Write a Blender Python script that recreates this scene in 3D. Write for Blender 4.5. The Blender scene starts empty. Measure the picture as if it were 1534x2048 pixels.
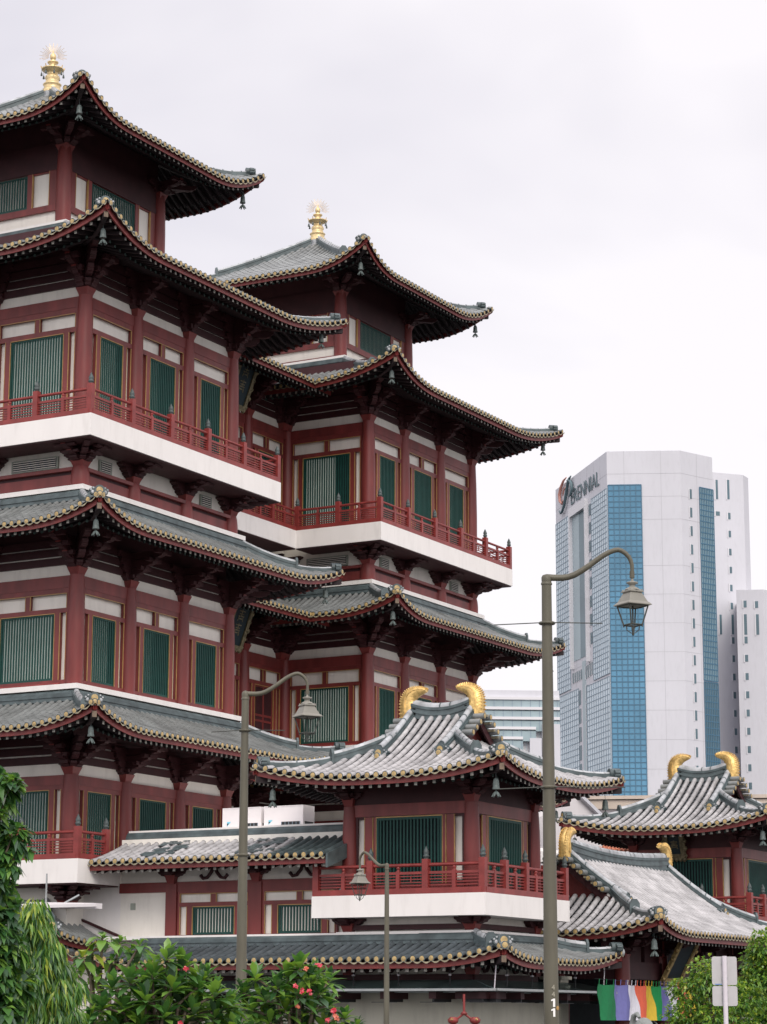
import bpy, math, random
from mathutils import Vector, Matrix
random.seed(7)
rnd = random.random
PI = math.pi
ZO = 1.6                                   # eye height: heights below are measured from the eye unless noted
scene = bpy.context.scene
COL = scene.collection

# ------------------------------------------------------------------ camera
F_PX, PITCH, ROLL, YAW = 4770.8, 0.209924, 0.0030976, 0.5088466
cy_, sy_ = math.cos(YAW), math.sin(YAW)
def hv(r, f, z):                            # heading frame (right, forward, up) -> world
    return Vector((r*sy_ + f*cy_, -r*cy_ + f*sy_, z))
cp, sp = math.cos(PITCH), math.sin(PITCH)
FW = hv(0, cp, sp); R0 = hv(1, 0, 0); U0 = hv(0, -sp, cp)
RR = math.cos(ROLL)*R0 + math.sin(ROLL)*U0
UU = -math.sin(ROLL)*R0 + math.cos(ROLL)*U0
cam = bpy.data.cameras.new("camera")
cam.sensor_fit = 'VERTICAL'; cam.sensor_height = 24.0
cam.lens = F_PX/2048*24.0
cam.clip_start = 0.5; cam.clip_end = 6000
camo = bpy.data.objects.new("camera", cam); COL.objects.link(camo)
m3 = Matrix((RR, UU, -FW)).transposed()
camo.matrix_world = Matrix.Translation((0, 0, ZO)) @ m3.to_4x4()
scene.camera = camo
def at(px, py, dist):                       # world point seen at a pixel of the 1534x2048 photo, at a horizontal distance
    d = FW*F_PX + RR*(px-767) - UU*(py-1024)
    d *= dist/math.hypot(d.x, d.y)
    return Vector((d.x, d.y, d.z+ZO))

# ------------------------------------------------------------------ light
SUN_EL, SUN_AZ = math.radians(40), math.radians(224)       # the sun stands behind the camera, a little to its left
w = bpy.data.worlds.new("World"); scene.world = w; w.use_nodes = True
nt = w.node_tree; N = nt.nodes; Lk = nt.links; N.clear()
out = N.new('ShaderNodeOutputWorld'); bg = N.new('ShaderNodeBackground')
sky = N.new('ShaderNodeTexSky'); sky.sky_type = 'NISHITA'; sky.sun_disc = False
sky.sun_elevation = SUN_EL; sky.sun_rotation = PI/2 - SUN_AZ
tc = N.new('ShaderNodeTexCoord'); mp = N.new('ShaderNodeMapping'); mp.inputs['Scale'].default_value = (1, 1, 2.2)
mp.inputs['Location'].default_value = (.9, .55, .2)
nz = N.new('ShaderNodeTexNoise'); nz.inputs['Scale'].default_value = 1.9; nz.inputs['Detail'].default_value = 5; nz.inputs['Roughness'].default_value = .52
nz.inputs['Distortion'].default_value = .5
rp = N.new('ShaderNodeValToRGB'); rp.color_ramp.elements[0].position = .36; rp.color_ramp.elements[1].position = .56
rp.color_ramp.elements[0].color = (.625, .605, .665, 1); rp.color_ramp.elements[1].color = (.86, .825, .85, 1)
sx = N.new('ShaderNodeSeparateXYZ')
mr = N.new('ShaderNodeMapRange'); mr.inputs['From Min'].default_value = .46; mr.inputs['From Max'].default_value = 1.0
mr.inputs['To Min'].default_value = 9.7; mr.inputs['To Max'].default_value = 17.0      # an overcast sky is brightest overhead
sc_ = N.new('ShaderNodeVectorMath'); sc_.operation = 'SCALE'
mx = N.new('ShaderNodeMix'); mx.data_type = 'RGBA'; mx.inputs[0].default_value = .93
Lk.new(tc.outputs['Generated'], mp.inputs[0]); Lk.new(mp.outputs[0], nz.inputs['Vector']); Lk.new(nz.outputs[0], rp.inputs[0])
Lk.new(tc.outputs['Generated'], sx.inputs[0]); Lk.new(sx.outputs[2], mr.inputs[0])
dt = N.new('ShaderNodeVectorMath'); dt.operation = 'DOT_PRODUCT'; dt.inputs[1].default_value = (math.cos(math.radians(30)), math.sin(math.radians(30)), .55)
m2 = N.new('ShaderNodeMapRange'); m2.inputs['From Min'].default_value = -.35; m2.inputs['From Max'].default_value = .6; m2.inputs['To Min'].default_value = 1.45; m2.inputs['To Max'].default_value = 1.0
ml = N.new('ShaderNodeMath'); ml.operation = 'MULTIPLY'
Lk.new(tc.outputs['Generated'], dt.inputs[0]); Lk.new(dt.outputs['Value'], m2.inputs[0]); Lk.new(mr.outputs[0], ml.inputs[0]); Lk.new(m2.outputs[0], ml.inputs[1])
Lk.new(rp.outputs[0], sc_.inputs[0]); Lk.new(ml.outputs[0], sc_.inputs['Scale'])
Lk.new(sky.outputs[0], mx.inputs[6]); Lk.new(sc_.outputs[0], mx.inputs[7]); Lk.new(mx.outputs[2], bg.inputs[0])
bg.inputs[1].default_value = .1
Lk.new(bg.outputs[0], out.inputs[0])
sun = bpy.data.lights.new("sun", 'SUN'); sun.energy = 1.4; sun.angle = math.radians(30); sun.color = (1, .93, .82)
suno = bpy.data.objects.new("sun", sun); COL.objects.link(suno)
sd = Vector((math.cos(SUN_EL)*math.cos(SUN_AZ), math.cos(SUN_EL)*math.sin(SUN_AZ), math.sin(SUN_EL)))
suno.rotation_euler = sd.to_track_quat('Z', 'Y').to_euler()
vs = scene.view_settings
vs.view_transform = 'Standard'; vs.look = 'None'; vs.exposure = .34; vs.gamma = 1
scene.cycles.max_bounces = 6; scene.cycles.diffuse_bounces = 3; scene.cycles.transparent_max_bounces = 12

# ------------------------------------------------------------------ materials
def mat(name, c, rough=.6, metal=0, var=.12, vs_=3.0, bump=0, spec=.4, streak=0, detail=4, drip=0, dripc=(.30, .27, .24)):
    m = bpy.data.materials.new(name); m.use_nodes = True
    n = m.node_tree.nodes; l = m.node_tree.links
    b = n['Principled BSDF']; b.inputs['Roughness'].default_value = rough; b.inputs['Metallic'].default_value = metal
    b.inputs['Specular IOR Level'].default_value = spec
    if var or bump:
        t = n.new('ShaderNodeTexCoord'); mpn = n.new('ShaderNodeMapping')
        if streak: mpn.inputs['Scale'].default_value = (1, 1, streak)
        tx = n.new('ShaderNodeTexNoise'); tx.inputs['Scale'].default_value = vs_; tx.inputs['Detail'].default_value = detail
        l.new(t.outputs['Object'], mpn.inputs[0]); l.new(mpn.outputs[0], tx.inputs['Vector'])
        rmp = n.new('ShaderNodeValToRGB')
        rmp.color_ramp.elements[0].position = .3; rmp.color_ramp.elements[1].position = .7
        rmp.color_ramp.elements[0].color = tuple(x*(1-var) for x in c)+(1,)
        rmp.color_ramp.elements[1].color = tuple(min(1, x*(1+var)) for x in c)+(1,)
        l.new(tx.outputs[0], rmp.inputs[0]); res = rmp.outputs[0]
        if drip:                             # rain streaks and patchy dirt
            m2_ = n.new('ShaderNodeMapping'); m2_.inputs['Scale'].default_value = (1.5, 1.5, .35)
            t2 = n.new('ShaderNodeTexNoise'); t2.inputs['Scale'].default_value = 1.7; t2.inputs['Detail'].default_value = 7; t2.inputs['Roughness'].default_value = .62
            r2 = n.new('ShaderNodeMapRange'); r2.inputs['From Min'].default_value = .5; r2.inputs['From Max'].default_value = .78; r2.inputs['To Max'].default_value = drip
            x2 = n.new('ShaderNodeMix'); x2.data_type = 'RGBA'; x2.inputs[7].default_value = dripc+(1,)
            l.new(t.outputs['Object'], m2_.inputs[0]); l.new(m2_.outputs[0], t2.inputs['Vector']); l.new(t2.outputs[0], r2.inputs[0])
            l.new(r2.outputs[0], x2.inputs[0]); l.new(res, x2.inputs[6]); res = x2.outputs[2]
        l.new(res, b.inputs['Base Color'])
        if bump:
            bn = n.new('ShaderNodeBump'); bn.inputs['Strength'].default_value = bump; bn.inputs['Distance'].default_value = .03
            l.new(tx.outputs[0], bn.inputs['Height']); l.new(bn.outputs[0], b.inputs['Normal'])
    else:
        b.inputs['Base Color'].default_value = c+(1,)
    return m
M_RED = mat('red_lacquer', (.19, .035, .032), .42, var=.24, vs_=1.6, streak=.25, drip=.45, dripc=(.10, .024, .024))
M_DRED = mat('dark_red_timber', (.048, .0125, .015), .6, var=.2, vs_=2)  # dark red, darkened further so the colour carries the shade under eaves
M_RAIL = mat('railing_red', (.235, .038, .034), .42, var=.2, vs_=2, drip=.4, dripc=(.13, .03, .03))
M_WHITE = mat('white_render', (.82, .79, .765), .7, var=.035, vs_=.8, streak=.3, drip=.16)
M_CREAM = mat('cream_plaster', (.86, .825, .755), .75, var=.05, vs_=1.2, streak=.4, drip=.2)
M_WALL = mat('lower_plaster', (.56, .54, .45), .8, var=.08, vs_=.7, streak=.3, drip=.4)
M_TILE = mat('roof_tile_grey', (.195, .206, .204), .36, var=.32, vs_=1.1, spec=.5, detail=8)
M_TILEP = mat('bleached_roof_tile', (.385, .375, .378), .42, var=.34, vs_=1.4, spec=.5, detail=8)
M_TILED = mat('dark_roof_tile', (.075, .09, .10), .42, var=.4, vs_=1.2, spec=.45, detail=8)  # darker tile for the left slope of the low skirt roof
M_PAN = mat('pan_tile_grey', (.036, .042, .047), .5, var=.35, vs_=2.2, spec=.4)
M_RIDGE = mat('ridge_tile_blue_grey', (.078, .103, .108), .45, var=.35, vs_=2.5, spec=.45)
M_RIDGET = mat('ridge_cap_pale', (.37, .385, .40), .42, var=.35, vs_=2.0, spec=.5)
M_DISC = mat('ochre_glazed_disc', (.43, .31, .135), .45, var=.32, vs_=9, spec=.5)
M_LIP = mat('drip_tile_ochre', (.30, .265, .18), .5, var=.35, vs_=6)
M_GOLD = mat('gilded_metal', (.70, .48, .18), .42, metal=.6, var=.28, vs_=7, bump=.6)
M_FIN = mat('pale_gilt_finial', (.72, .56, .30), .4, metal=.5, var=.2, vs_=6)
M_TRIM = mat('gold_trim_line', (.42, .25, .09), .45, var=.2)
M_GREEN = mat('green_lattice', (.006, .058, .047), .55, var=.15)
M_CURT = mat('pale_curtain', (.74, .83, .78), .9, var=.1, vs_=1)
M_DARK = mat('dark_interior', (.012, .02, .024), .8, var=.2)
M_RAFT = mat('rafter_dark_red', (.018, .010, .012), .7, var=.2)  # rafter red taken almost to black; eave shade put into the colour
M_REND = mat('rafter_end_pale', (.26, .255, .225), .7, var=.45, vs_=3)
M_HEND = mat('hip_rafter_end_tan', (.17, .125, .09), .7, var=.4, vs_=4)
M_GEND = mat('rafter_end_green', (.075, .115, .105), .7, var=.4, vs_=3)
M_BRONZE = mat('dark_bronze', (.075, .095, .095), .5, var=.3, vs_=8)
M_VERD = mat('weathered_bell_metal', (.095, .12, .115), .5, var=.3, vs_=10)
M_VENT = mat('vent_grey_green', (.33, .36, .31), .6, var=.1)
M_POLE = mat('lamp_post_olive', (.105, .097, .070), .5, var=.16, vs_=3, streak=.3, drip=.5, dripc=(.05, .046, .034))
M_POLED = mat('lamp_lantern_grey', (.22, .21, .18), .45, var=.1)
M_POLEK = mat('lantern_frame_dark', (.055, .058, .05), .5, var=.1)
M_CONC = mat('tower_concrete', (.58, .58, .62), .75, var=.04, vs_=.12, drip=.22, dripc=(.40, .40, .42))
M_CONCW = mat('tower_concrete_white', (.68, .675, .70), .75, var=.03, vs_=.12)
M_GBLUE = mat('blue_curtain_glass', (.085, .235, .36), .12, var=.28, vs_=.11, spec=.5, detail=6)
M_GPALE = mat('pale_curtain_glass', (.52, .615, .67), .25, var=.08, vs_=.2, spec=.5)
M_GTEAL = mat('teal_band_glass', (.20, .30, .34), .3, var=.15, vs_=.2, spec=.5)
M_GBAND = mat('pale_teal_band_glass', (.30, .39, .42), .3, var=.15, vs_=.3, spec=.5)
M_GDK = mat('dark_slot_glass', (.10, .16, .19), .35, var=.15, vs_=.2)
M_MUL = mat('mullion_grey', (.24, .31, .37), .5, var=0)
M_MULB = mat('mullion_blue', (.06, .15, .23), .5, var=0)
M_AC = mat('white_enamel', (.80, .76, .765), .4, var=.02)
M_BLK = mat('black_metal', (.02, .022, .025), .5, var=.1)
M_STEEL = mat('grey_steel', (.35, .37, .37), .4, metal=.4, var=.1)
M_SIGN = mat('sign_back_aluminium', (.46, .45, .455), .45, metal=.2, var=.06, vs_=5)
M_POSTW = mat('sign_post_pale', (.62, .58, .62), .5, var=.05)
M_ORANGE = mat('terracotta_tile', (.52, .19, .11), .7, var=.2, vs_=4)
M_HOUSE = mat('house_wall_white', (.66, .63, .635), .8, var=.05, vs_=.5, streak=.3)
M_HOUSEC = mat('house_cornice_cream', (.55, .47, .40), .8, var=.12, vs_=1)
M_ASPH = mat('asphalt', (.05, .05, .052), .9, var=.2, vs_=2)
M_PAVE = mat('paving_grey', (.13, .125, .12), .85, var=.12, vs_=1.5)
M_BARK = mat('bark_grey_brown', (.13, .10, .075), .85, var=.3, vs_=9, bump=.4)
def leafmat(name, c, tr=.35):
    m = mat(name, c, .34, var=.22, vs_=1.7, spec=.6)
    m.node_tree.nodes['Principled BSDF'].inputs['Subsurface Weight'].default_value = 0
    n = m.node_tree.nodes; l = m.node_tree.links; b = n['Principled BSDF']
    t = n.new('ShaderNodeBsdfTranslucent'); t.inputs[0].default_value = (c[0]*1.5, c[1]*1.5, c[2]*.8, 1)
    x = n.new('ShaderNodeMixShader'); x.inputs[0].default_value = tr
    o = n['Material Output']; l.new(b.outputs[0], x.inputs[1]); l.new(t.outputs[0], x.inputs[2]); l.new(x.outputs[0], o.inputs[0])
    return m
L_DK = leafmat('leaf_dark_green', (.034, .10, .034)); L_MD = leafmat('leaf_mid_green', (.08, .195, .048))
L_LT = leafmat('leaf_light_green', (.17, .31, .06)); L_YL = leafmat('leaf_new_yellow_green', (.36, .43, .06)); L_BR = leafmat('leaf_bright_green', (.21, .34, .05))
L_GR = leafmat('leaf_glossy_grey_green', (.07, .13, .075)); L_FL = leafmat('flower_pink_red', (.62, .05, .085), .2)
L_FO = leafmat('flower_coral', (.70, .20, .13), .2)
def glassmat(name, tint, gl=.12):
    m = bpy.data.materials.new(name); m.use_nodes = True; n = m.node_tree.nodes; l = m.node_tree.links; n.clear()
    o = n.new('ShaderNodeOutputMaterial'); t = n.new('ShaderNodeBsdfTransparent'); g = n.new('ShaderNodeBsdfGlossy'); g.inputs['Roughness'].default_value = .12
    t.inputs[0].default_value = tint; g.inputs[0].default_value = (.7, .78, .78, 1)
    x = n.new('ShaderNodeMixShader'); lw = n.new('ShaderNodeLayerWeight'); lw.inputs[0].default_value = gl
    l.new(lw.outputs['Fresnel'], x.inputs[0]); l.new(t.outputs[0], x.inputs[1]); l.new(g.outputs[0], x.inputs[2]); l.new(x.outputs[0], o.inputs[0])
    return m
M_GLASS = glassmat('canopy_glass', (.62, .74, .72, 1), .3)
_n = M_GLASS.node_tree.nodes; _l = M_GLASS.node_tree.links; _o = [k for k in _n if k.type == 'OUTPUT_MATERIAL'][0]; _src = _o.inputs[0].links[0].from_socket
_d = _n.new('ShaderNodeBsdfTranslucent'); _d.inputs[0].default_value = (.42, .50, .52, 1); _x = _n.new('ShaderNodeMixShader'); _x.inputs[0].default_value = .5
_l.new(_src, _x.inputs[1]); _l.new(_d.outputs[0], _x.inputs[2]); _l.new(_x.outputs[0], _o.inputs[0])
M_LGLASS = glassmat('lantern_glass', (.95, .965, .96, 1), .06)

# ------------------------------------------------------------------ mesh helper
class MB:
    def __init__(s): s.v = []; s.f = []; s.mi = []; s.sm = []; s.mats = []
    def M(s, m):
        if m not in s.mats: s.mats.append(m)
        return s.mats.index(m)
    def face(s, pts, m, smooth=False):
        b = len(s.v); s.v += [tuple(p) for p in pts]; s.f.append(tuple(range(b, b+len(pts)))); s.mi.append(s.M(m)); s.sm.append(smooth)
    def grid(s, rows, m, smooth=True, close=False):
        b = len(s.v); nr = len(rows); nc = len(rows[0]); k = s.M(m)
        for r in rows: s.v += [tuple(p) for p in r]
        for i in range(nr-1):
            for j in range(nc if close else nc-1):
                j2 = (j+1) % nc
                s.f.append((b+i*nc+j, b+i*nc+j2, b+(i+1)*nc+j2, b+(i+1)*nc+j)); s.mi.append(k); s.sm.append(smooth)
    def box(s, x0, x1, y0, y1, z0, z1, m, T=None):
        p = [(x0,y0,z0),(x1,y0,z0),(x1,y1,z0),(x0,y1,z0),(x0,y0,z1),(x1,y0,z1),(x1,y1,z1),(x0,y1,z1)]
        if T: p = [T(*q) for q in p]
        b = len(s.v); s.v += [tuple(q) for q in p]; k = s.M(m)
        for q in ((0,3,2,1),(4,5,6,7),(0,1,5,4),(1,2,6,5),(2,3,7,6),(3,0,4,7)):
            s.f.append(tuple(b+i for i in q)); s.mi.append(k); s.sm.append(False)
    def loft(s, rings, m, smooth=True, caps=True):
        s.grid(rings, m, smooth, True)
        if caps: s.face(list(reversed(rings[0])), m); s.face(rings[-1], m)
    def tube(s, pts, r, m, n=8, caps=True, rs=None):
        rings = []; pts = [Vector(p) for p in pts]; up = None
        for i, p in enumerate(pts):
            t = (pts[min(i+1, len(pts)-1)]-pts[max(i-1, 0)]).normalized()
            if up is None:
                a = Vector((0,0,1)) if abs(t.z) < .9 else Vector((1,0,0)); up = t.cross(a).normalized()
            up = (up - t*up.dot(t)).normalized(); q = t.cross(up); rr = rs[i] if rs else r
            rings.append([p+(up*math.cos(2*PI*k/n)+q*math.sin(2*PI*k/n))*rr for k in range(n)])
        s.loft(rings, m, n > 5, caps)
    def lathe(s, c, prof, m, n=12, smooth=True, sq=False, ph=0):
        rings = []
        for r, z in prof: rings.append([(c[0]+max(r,1e-4)*math.cos(ph+2*PI*k/n), c[1]+max(r,1e-4)*math.sin(ph+2*PI*k/n), c[2]+z) for k in range(n)])
        s.loft(rings, m, smooth)
    def prism(s, poly, T, d0, d1, m):               # poly of (a,b) swept along c from d0 to d1; T(a,b,c)
        A = [T(a, b, d0) for a, b in poly]; B = [T(a, b, d1) for a, b in poly]
        s.grid([A, B], m, False, True); s.face(list(reversed(A)), m); s.face(B, m)
    def disc(s, c, nrm, r, m, n=10, dome=0):
        nrm = Vector(nrm).normalized(); a = Vector((0,0,1)) if abs(nrm.z) < .9 else Vector((1,0,0))
        u = nrm.cross(a).normalized(); w_ = nrm.cross(u); c = Vector(c)
        ring = [c+(u*math.cos(2*PI*k/n)+w_*math.sin(2*PI*k/n))*r for k in range(n)]
        if dome:
            b = len(s.v); s.v += [tuple(p) for p in ring]+[tuple(c+nrm*dome)]; kk = s.M(m)
            for k in range(n): s.f.append((b+k, b+(k+1) % n, b+n)); s.mi.append(kk); s.sm.append(True)
        else: s.face(ring, m)
    def cyl(s, a, b, r, m, n=10): s.tube([a, b], r, m, n)
    def mesh(s, name, dz=0):
        me = bpy.data.meshes.new(name)
        me.from_pydata([(x, y, z+dz) for x, y, z in s.v] if dz else s.v, [], s.f)
        for m in s.mats: me.materials.append(m)
        me.polygons.foreach_set('material_index', s.mi); me.polygons.foreach_set('use_smooth', s.sm); me.update()
        return me
def ob(name, me, parent=None, loc=(0,0,0), rz=0, label=None, cat=None, group=None, kind=None):
    o = bpy.data.objects.new(name, me); COL.objects.link(o); o.location = loc; o.rotation_euler = (0, 0, rz)
    if parent: o.parent = parent
    if label: o['label'] = label
    if cat: o['category'] = cat
    if group: o['group'] = group
    if kind: o['kind'] = kind
    return o
def thing(name, label, cat, loc=(0,0,0), rz=0, group=None): return ob(name, None, None, loc, rz, label, cat, group)
def copy_tree(o, parent=None):
    c = o.copy(); COL.objects.link(c)
    if parent: c.parent = parent
    for ch in list(o.children): copy_tree(ch, c)
    return c
CACHE = {}
def cached(key, fn, dz=0):
    if key not in CACHE: CACHE[key] = fn().mesh(key if isinstance(key, str) else key[0], dz)
    return CACHE[key]

# ------------------------------------------------------------------ roofs
TP = .352                                    # tile row spacing
TR = .112
def ridge_section(hgt, wd, k=3):
    pts = []; h1 = hgt*.78/k
    for i in range(k):
        a = wd*(1 if i % 2 == 0 else .84)
        pts += [(-a, i*h1), (-a, (i+1)*h1*.999)]
    r = wd*.62; z = k*h1; arc = [(-r*math.cos(q), z+hgt*.22*math.sin(q)*1.3) for q in (0, .5, 1.0, PI/2, PI-1.0, PI-.5, PI)]
    return pts, arc, [(-a, b) for a, b in reversed(pts)]
def ridge(mb, path, hgt, wd, k=3, pale=M_RIDGET, joints=True):
    left, arc, right = ridge_section(hgt, wd, k); sec = left+arc+right; nL = len(left)
    rings = []
    for i, p in enumerate(path):
        p = Vector(p); t = Vector(path[min(i+1, len(path)-1)])-Vector(path[max(i-1, 0)]); t.z = 0; t.normalize()
        lat = Vector((-t.y, t.x, 0))
        rings.append([p+lat*a+Vector((0,0,b)) for a, b in sec])
    n = len(sec)
    mb.grid([r[:nL+1] for r in rings], M_RIDGE, False); mb.grid([r[nL:nL+7] for r in rings], pale, True); mb.grid([r[nL+6:] for r in rings], M_RIDGE, False)
    mb.face(rings[0], M_RIDGE); mb.face(list(reversed(rings[-1])), M_RIDGE)
    if joints:                               # lapped joints of the cap tiles
        d = 0
        for i in range(1, len(path)):
            a, b = Vector(path[i-1]), Vector(path[i]); L = (b-a).length
            while d < L:
                c = a+(b-a)*(d/L); t = (b-a); t.z = 0
                if t.length < 1e-5: break
                t.normalize(); lat = Vector((-t.y, t.x, 0)); e = (b-a).normalized()*.025
                mb.grid([[c+q*e+lat*(x*1.1)+Vector((0,0,z+.012)) for x, z in arc] for q in (-1, 1)], M_RIDGE if rnd() < .3 else pale, True)
                d += .42
            d -= L
def corner_ornament(mb, p, dirv, up=.2, s=1.0):       # twin ochre discs with grey cloud scrolls at the foot of a hip ridge
    d = Vector(dirv); d.z = 0; d.normalize(); lat = Vector((-d.y, d.x, 0)); p = Vector(p); Z = Vector((0,0,1))
    c = p+Z*(up+.17*s)
    mb.cyl(c-d*.3*s, c+d*.12*s, .2*s, M_RIDGE, 14); mb.disc(c+d*.125*s, d, .2*s, M_RIDGE, 14); mb.disc(c+d*.13*s, d, .125*s, M_DISC, 14, .02)
    c2 = p+Z*(.02)+d*.12*s
    mb.cyl(c2-d*.4*s, c2+d*.09*s, .135*s, M_RIDGET, 12); mb.disc(c2+d*.1*s, d, .135*s, M_RIDGE, 12); mb.disc(c2+d*.108*s, d, .1*s, M_DISC, 12, .02)
    for sd_ in (-1, 1):
        for (a, b, r) in ((.24, -.06, .10), (.31, .02, .06), (.22, .09, .055)):
            q = c+lat*sd_*a*s+Z*b*s
            mb.cyl(q-d*.16*s, q+d*.03*s, r*s, M_RIDGE, 10); mb.disc(q+d*.045*s, d, r*.62*s, M_RIDGET, 10, .02)
class Side:
    """one roof slope: A,B eave ends seen left to right from outside, nin inward, sm(x) row length, h(x,s) height, sh(x,s) outward flare"""
    def __init__(s, A, B, W, wA, wB, ze, zt, lift, flare, a=.62, Lr=1.25, D=None, full=None):
        s.A = Vector((A[0], A[1], 0)); s.B = Vector((B[0], B[1], 0)); s.L = (s.B-s.A).length; s.ex = (s.B-s.A)/s.L
        s.nin = Vector((-s.ex.y, s.ex.x, 0)); s.W = W; s.wA = wA; s.wB = wB; s.ze = ze; s.zt = zt; s.lift = lift; s.fl = flare; s.a = a; s.Lr = Lr
        s.D = D or W; s.full = full             # gabled main slope: rows beyond the hips run on to depth `full`
    def dn(s, x):
        return max(0, min(x/s.wA if s.wA else 9, (s.L-x)/s.wB if s.wB else 9))
    def smax(s, x):
        d = s.dn(x)
        if s.full and d >= 1: return s.full
        return s.W*min(1, d)
    def wgt(s, d): return max(0, 1-d/s.Lr)**2.3
    def P(s, x, t, dz=0):
        d = s.dn(x); q = t/s.D; qq = min(1, max(0, t/s.W))
        k = s.wgt(d)*(1-qq); dA = x/s.wA if s.wA else 9; dB = (s.L-x)/s.wB if s.wB else 9
        fx = (-1 if dA < dB else 1)*s.fl*k
        z = s.ze+(s.zt-s.ze)*(s.a*q+(1-s.a)*q*q*(1 if q > 0 else -1))+s.lift*k
        p = s.A+s.ex*(x+fx)+s.nin*(t-s.fl*k); p.z = z+dz
        return p
def slope_tiles(mb, S, tile=M_TILE, pan=M_PAN, patch=0, wetf=None):
    n = max(1, int(round(S.L/TP))); p = S.L/n; xs = [(i+.5)*p for i in range(n)]
    ex = S.ex
    for x in xs:
        sm = S.smax(x)
        if sm < .12: continue
        k = max(1, int(round(sm/.36))); ds = sm/k
        m = tile if not callable(tile) else tile(x/S.L)
        for j in range(k):
            a = S.P(x, j*ds-.02); b = S.P(x, (j+1)*ds+.015); t = (b-a).normalized(); nn = ex.cross(t)
            if nn.z < 0: nn = -nn
            rows = []
            for q, r in ((a, TR), (b, TR*.9)):
                rows.append([q+ex*(-math.cos(g)*r)+nn*(math.sin(g)*r*1.05+.015) for g in (0, .5, 1.05, 1.57, 2.09, 2.64, PI)])
            mb.grid(rows, m)
        c = S.P(x, -.03); o = -S.nin
        c.z += .03
        mb.disc(c, o, TR*1.08, M_RIDGE, 10); mb.disc(c+o*.012, o, TR*.8, M_DISC, 10, .02)
    edges = [0.02]+[(i+1)*p for i in range(n-1)]+[S.L-.02]
    for i in range(-1, n):                       # pan tiles and the crescent drip tiles between the rows
        x0 = xs[i] if i >= 0 else 0; x1 = xs[i+1] if i+1 < n else S.L; xm = (x0+x1)/2
        sm = min(S.smax(x0+.01), S.smax(x1-.01)) if 0 <= i < n-1 else S.smax(xm)
        if sm > .1:
            k = max(1, int(round(sm/.24))); ds = sm/k
            for j in range(k):
                t0, t1 = j*ds, (j+1)*ds
                mb.grid([[S.P(x0, t0, .02), S.P(xm, t0, -.035+.03), S.P(x1, t0, .02)], [S.P(x0, t1, -.02), S.P(xm, t1, -.075+.03), S.P(x1, t1, -.02)]], pan, False)
        top = []; bot = []
        for g in range(6):
            f = g/5; x = x0+(x1-x0)*f; q = S.P(x, -.045); sg = math.sin(PI*f)
            top.append(q+Vector((0,0,-.035-.05*sg))); bot.append(q+Vector((0,0,-.05-.095*sg)))
        mb.grid([top, bot], M_LIP, False)
    # underlay
    qs = [i/6 for i in range(7)]; rows = []
    dep = S.W
    for q in qs:
        x0 = S.wA*q; x1 = S.L-S.wB*q; rows.append([S.P(x0+(x1-x0)*i/24, dep*q, -.1) for i in range(25)])
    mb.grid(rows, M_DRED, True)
    if S.full:
        rows = [[S.P(S.wA+.001+(S.L-S.wA-S.wB-.002)*i/24, S.W+(S.full-S.W)*q/5, -.1) for i in range(25)] for q in range(6)]
        mb.grid(rows, M_DRED, True)
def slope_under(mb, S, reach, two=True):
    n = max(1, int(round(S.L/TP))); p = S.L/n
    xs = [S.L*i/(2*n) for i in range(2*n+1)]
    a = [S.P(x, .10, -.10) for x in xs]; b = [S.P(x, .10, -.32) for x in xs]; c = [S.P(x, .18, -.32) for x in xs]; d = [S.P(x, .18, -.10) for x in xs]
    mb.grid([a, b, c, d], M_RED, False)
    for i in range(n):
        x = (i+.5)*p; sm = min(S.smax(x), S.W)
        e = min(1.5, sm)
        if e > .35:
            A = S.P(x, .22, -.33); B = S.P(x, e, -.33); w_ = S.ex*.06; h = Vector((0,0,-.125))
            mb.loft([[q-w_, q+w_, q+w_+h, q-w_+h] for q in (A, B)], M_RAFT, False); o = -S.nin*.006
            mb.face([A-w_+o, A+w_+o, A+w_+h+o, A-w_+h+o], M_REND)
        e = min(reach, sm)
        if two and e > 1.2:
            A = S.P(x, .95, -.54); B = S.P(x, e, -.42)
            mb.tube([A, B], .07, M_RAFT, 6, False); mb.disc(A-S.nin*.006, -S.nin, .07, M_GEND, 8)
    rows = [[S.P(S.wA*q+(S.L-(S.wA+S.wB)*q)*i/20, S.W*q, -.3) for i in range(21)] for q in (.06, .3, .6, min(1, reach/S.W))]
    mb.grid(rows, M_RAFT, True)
def hip_path(S, end, t0, t1, n=14):
    pts = []
    for i in range(n+1):
        q = t0+(t1-t0)*i/n; x = S.wA*q if end == 0 else S.L-S.wB*q
        pts.append(S.P(x, S.W*q))
    return pts
def hip_ridge(mb, S, end, step=.45, h1=.26, h2=.44, t1=1.0):
    ridge(mb, hip_path(S, end, .07, step), h1, .15, 2); ridge(mb, hip_path(S, end, step, t1), h2, .17, 3)
    p = hip_path(S, end, .06, .5); d = p[0]-p[-1]; d.z = 0
    corner_ornament(mb, p[0], d, .02)
    q = hip_path(S, end, step, step+.02)[0]; d.normalize(); lat = Vector((-d.y, d.x, 0))
    mb.loft([[q+d*k_+lat*x+Vector((0,0,z)) for x, z in ((-.2, -.05), (.2, -.05), (.2, h2*.9), (.09, h2+.12), (-.09, h2+.12), (-.2, h2*.9))] for k_ in (-.03, .06)], M_RIDGE, False)
    # hip rafter below
    a = hip_path(S, end, .03, .9, 6)
    rings = []
    for q in a: rings.append([q+lat*x+Vector((0,0,z)) for x, z in ((-.085, -.34), (.085, -.34), (.085, -.56), (-.085, -.56))])
    mb.loft(rings, M_RAFT, False); o = d*.006
    mb.face([q+o for q in rings[0]], M_HEND)
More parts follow.
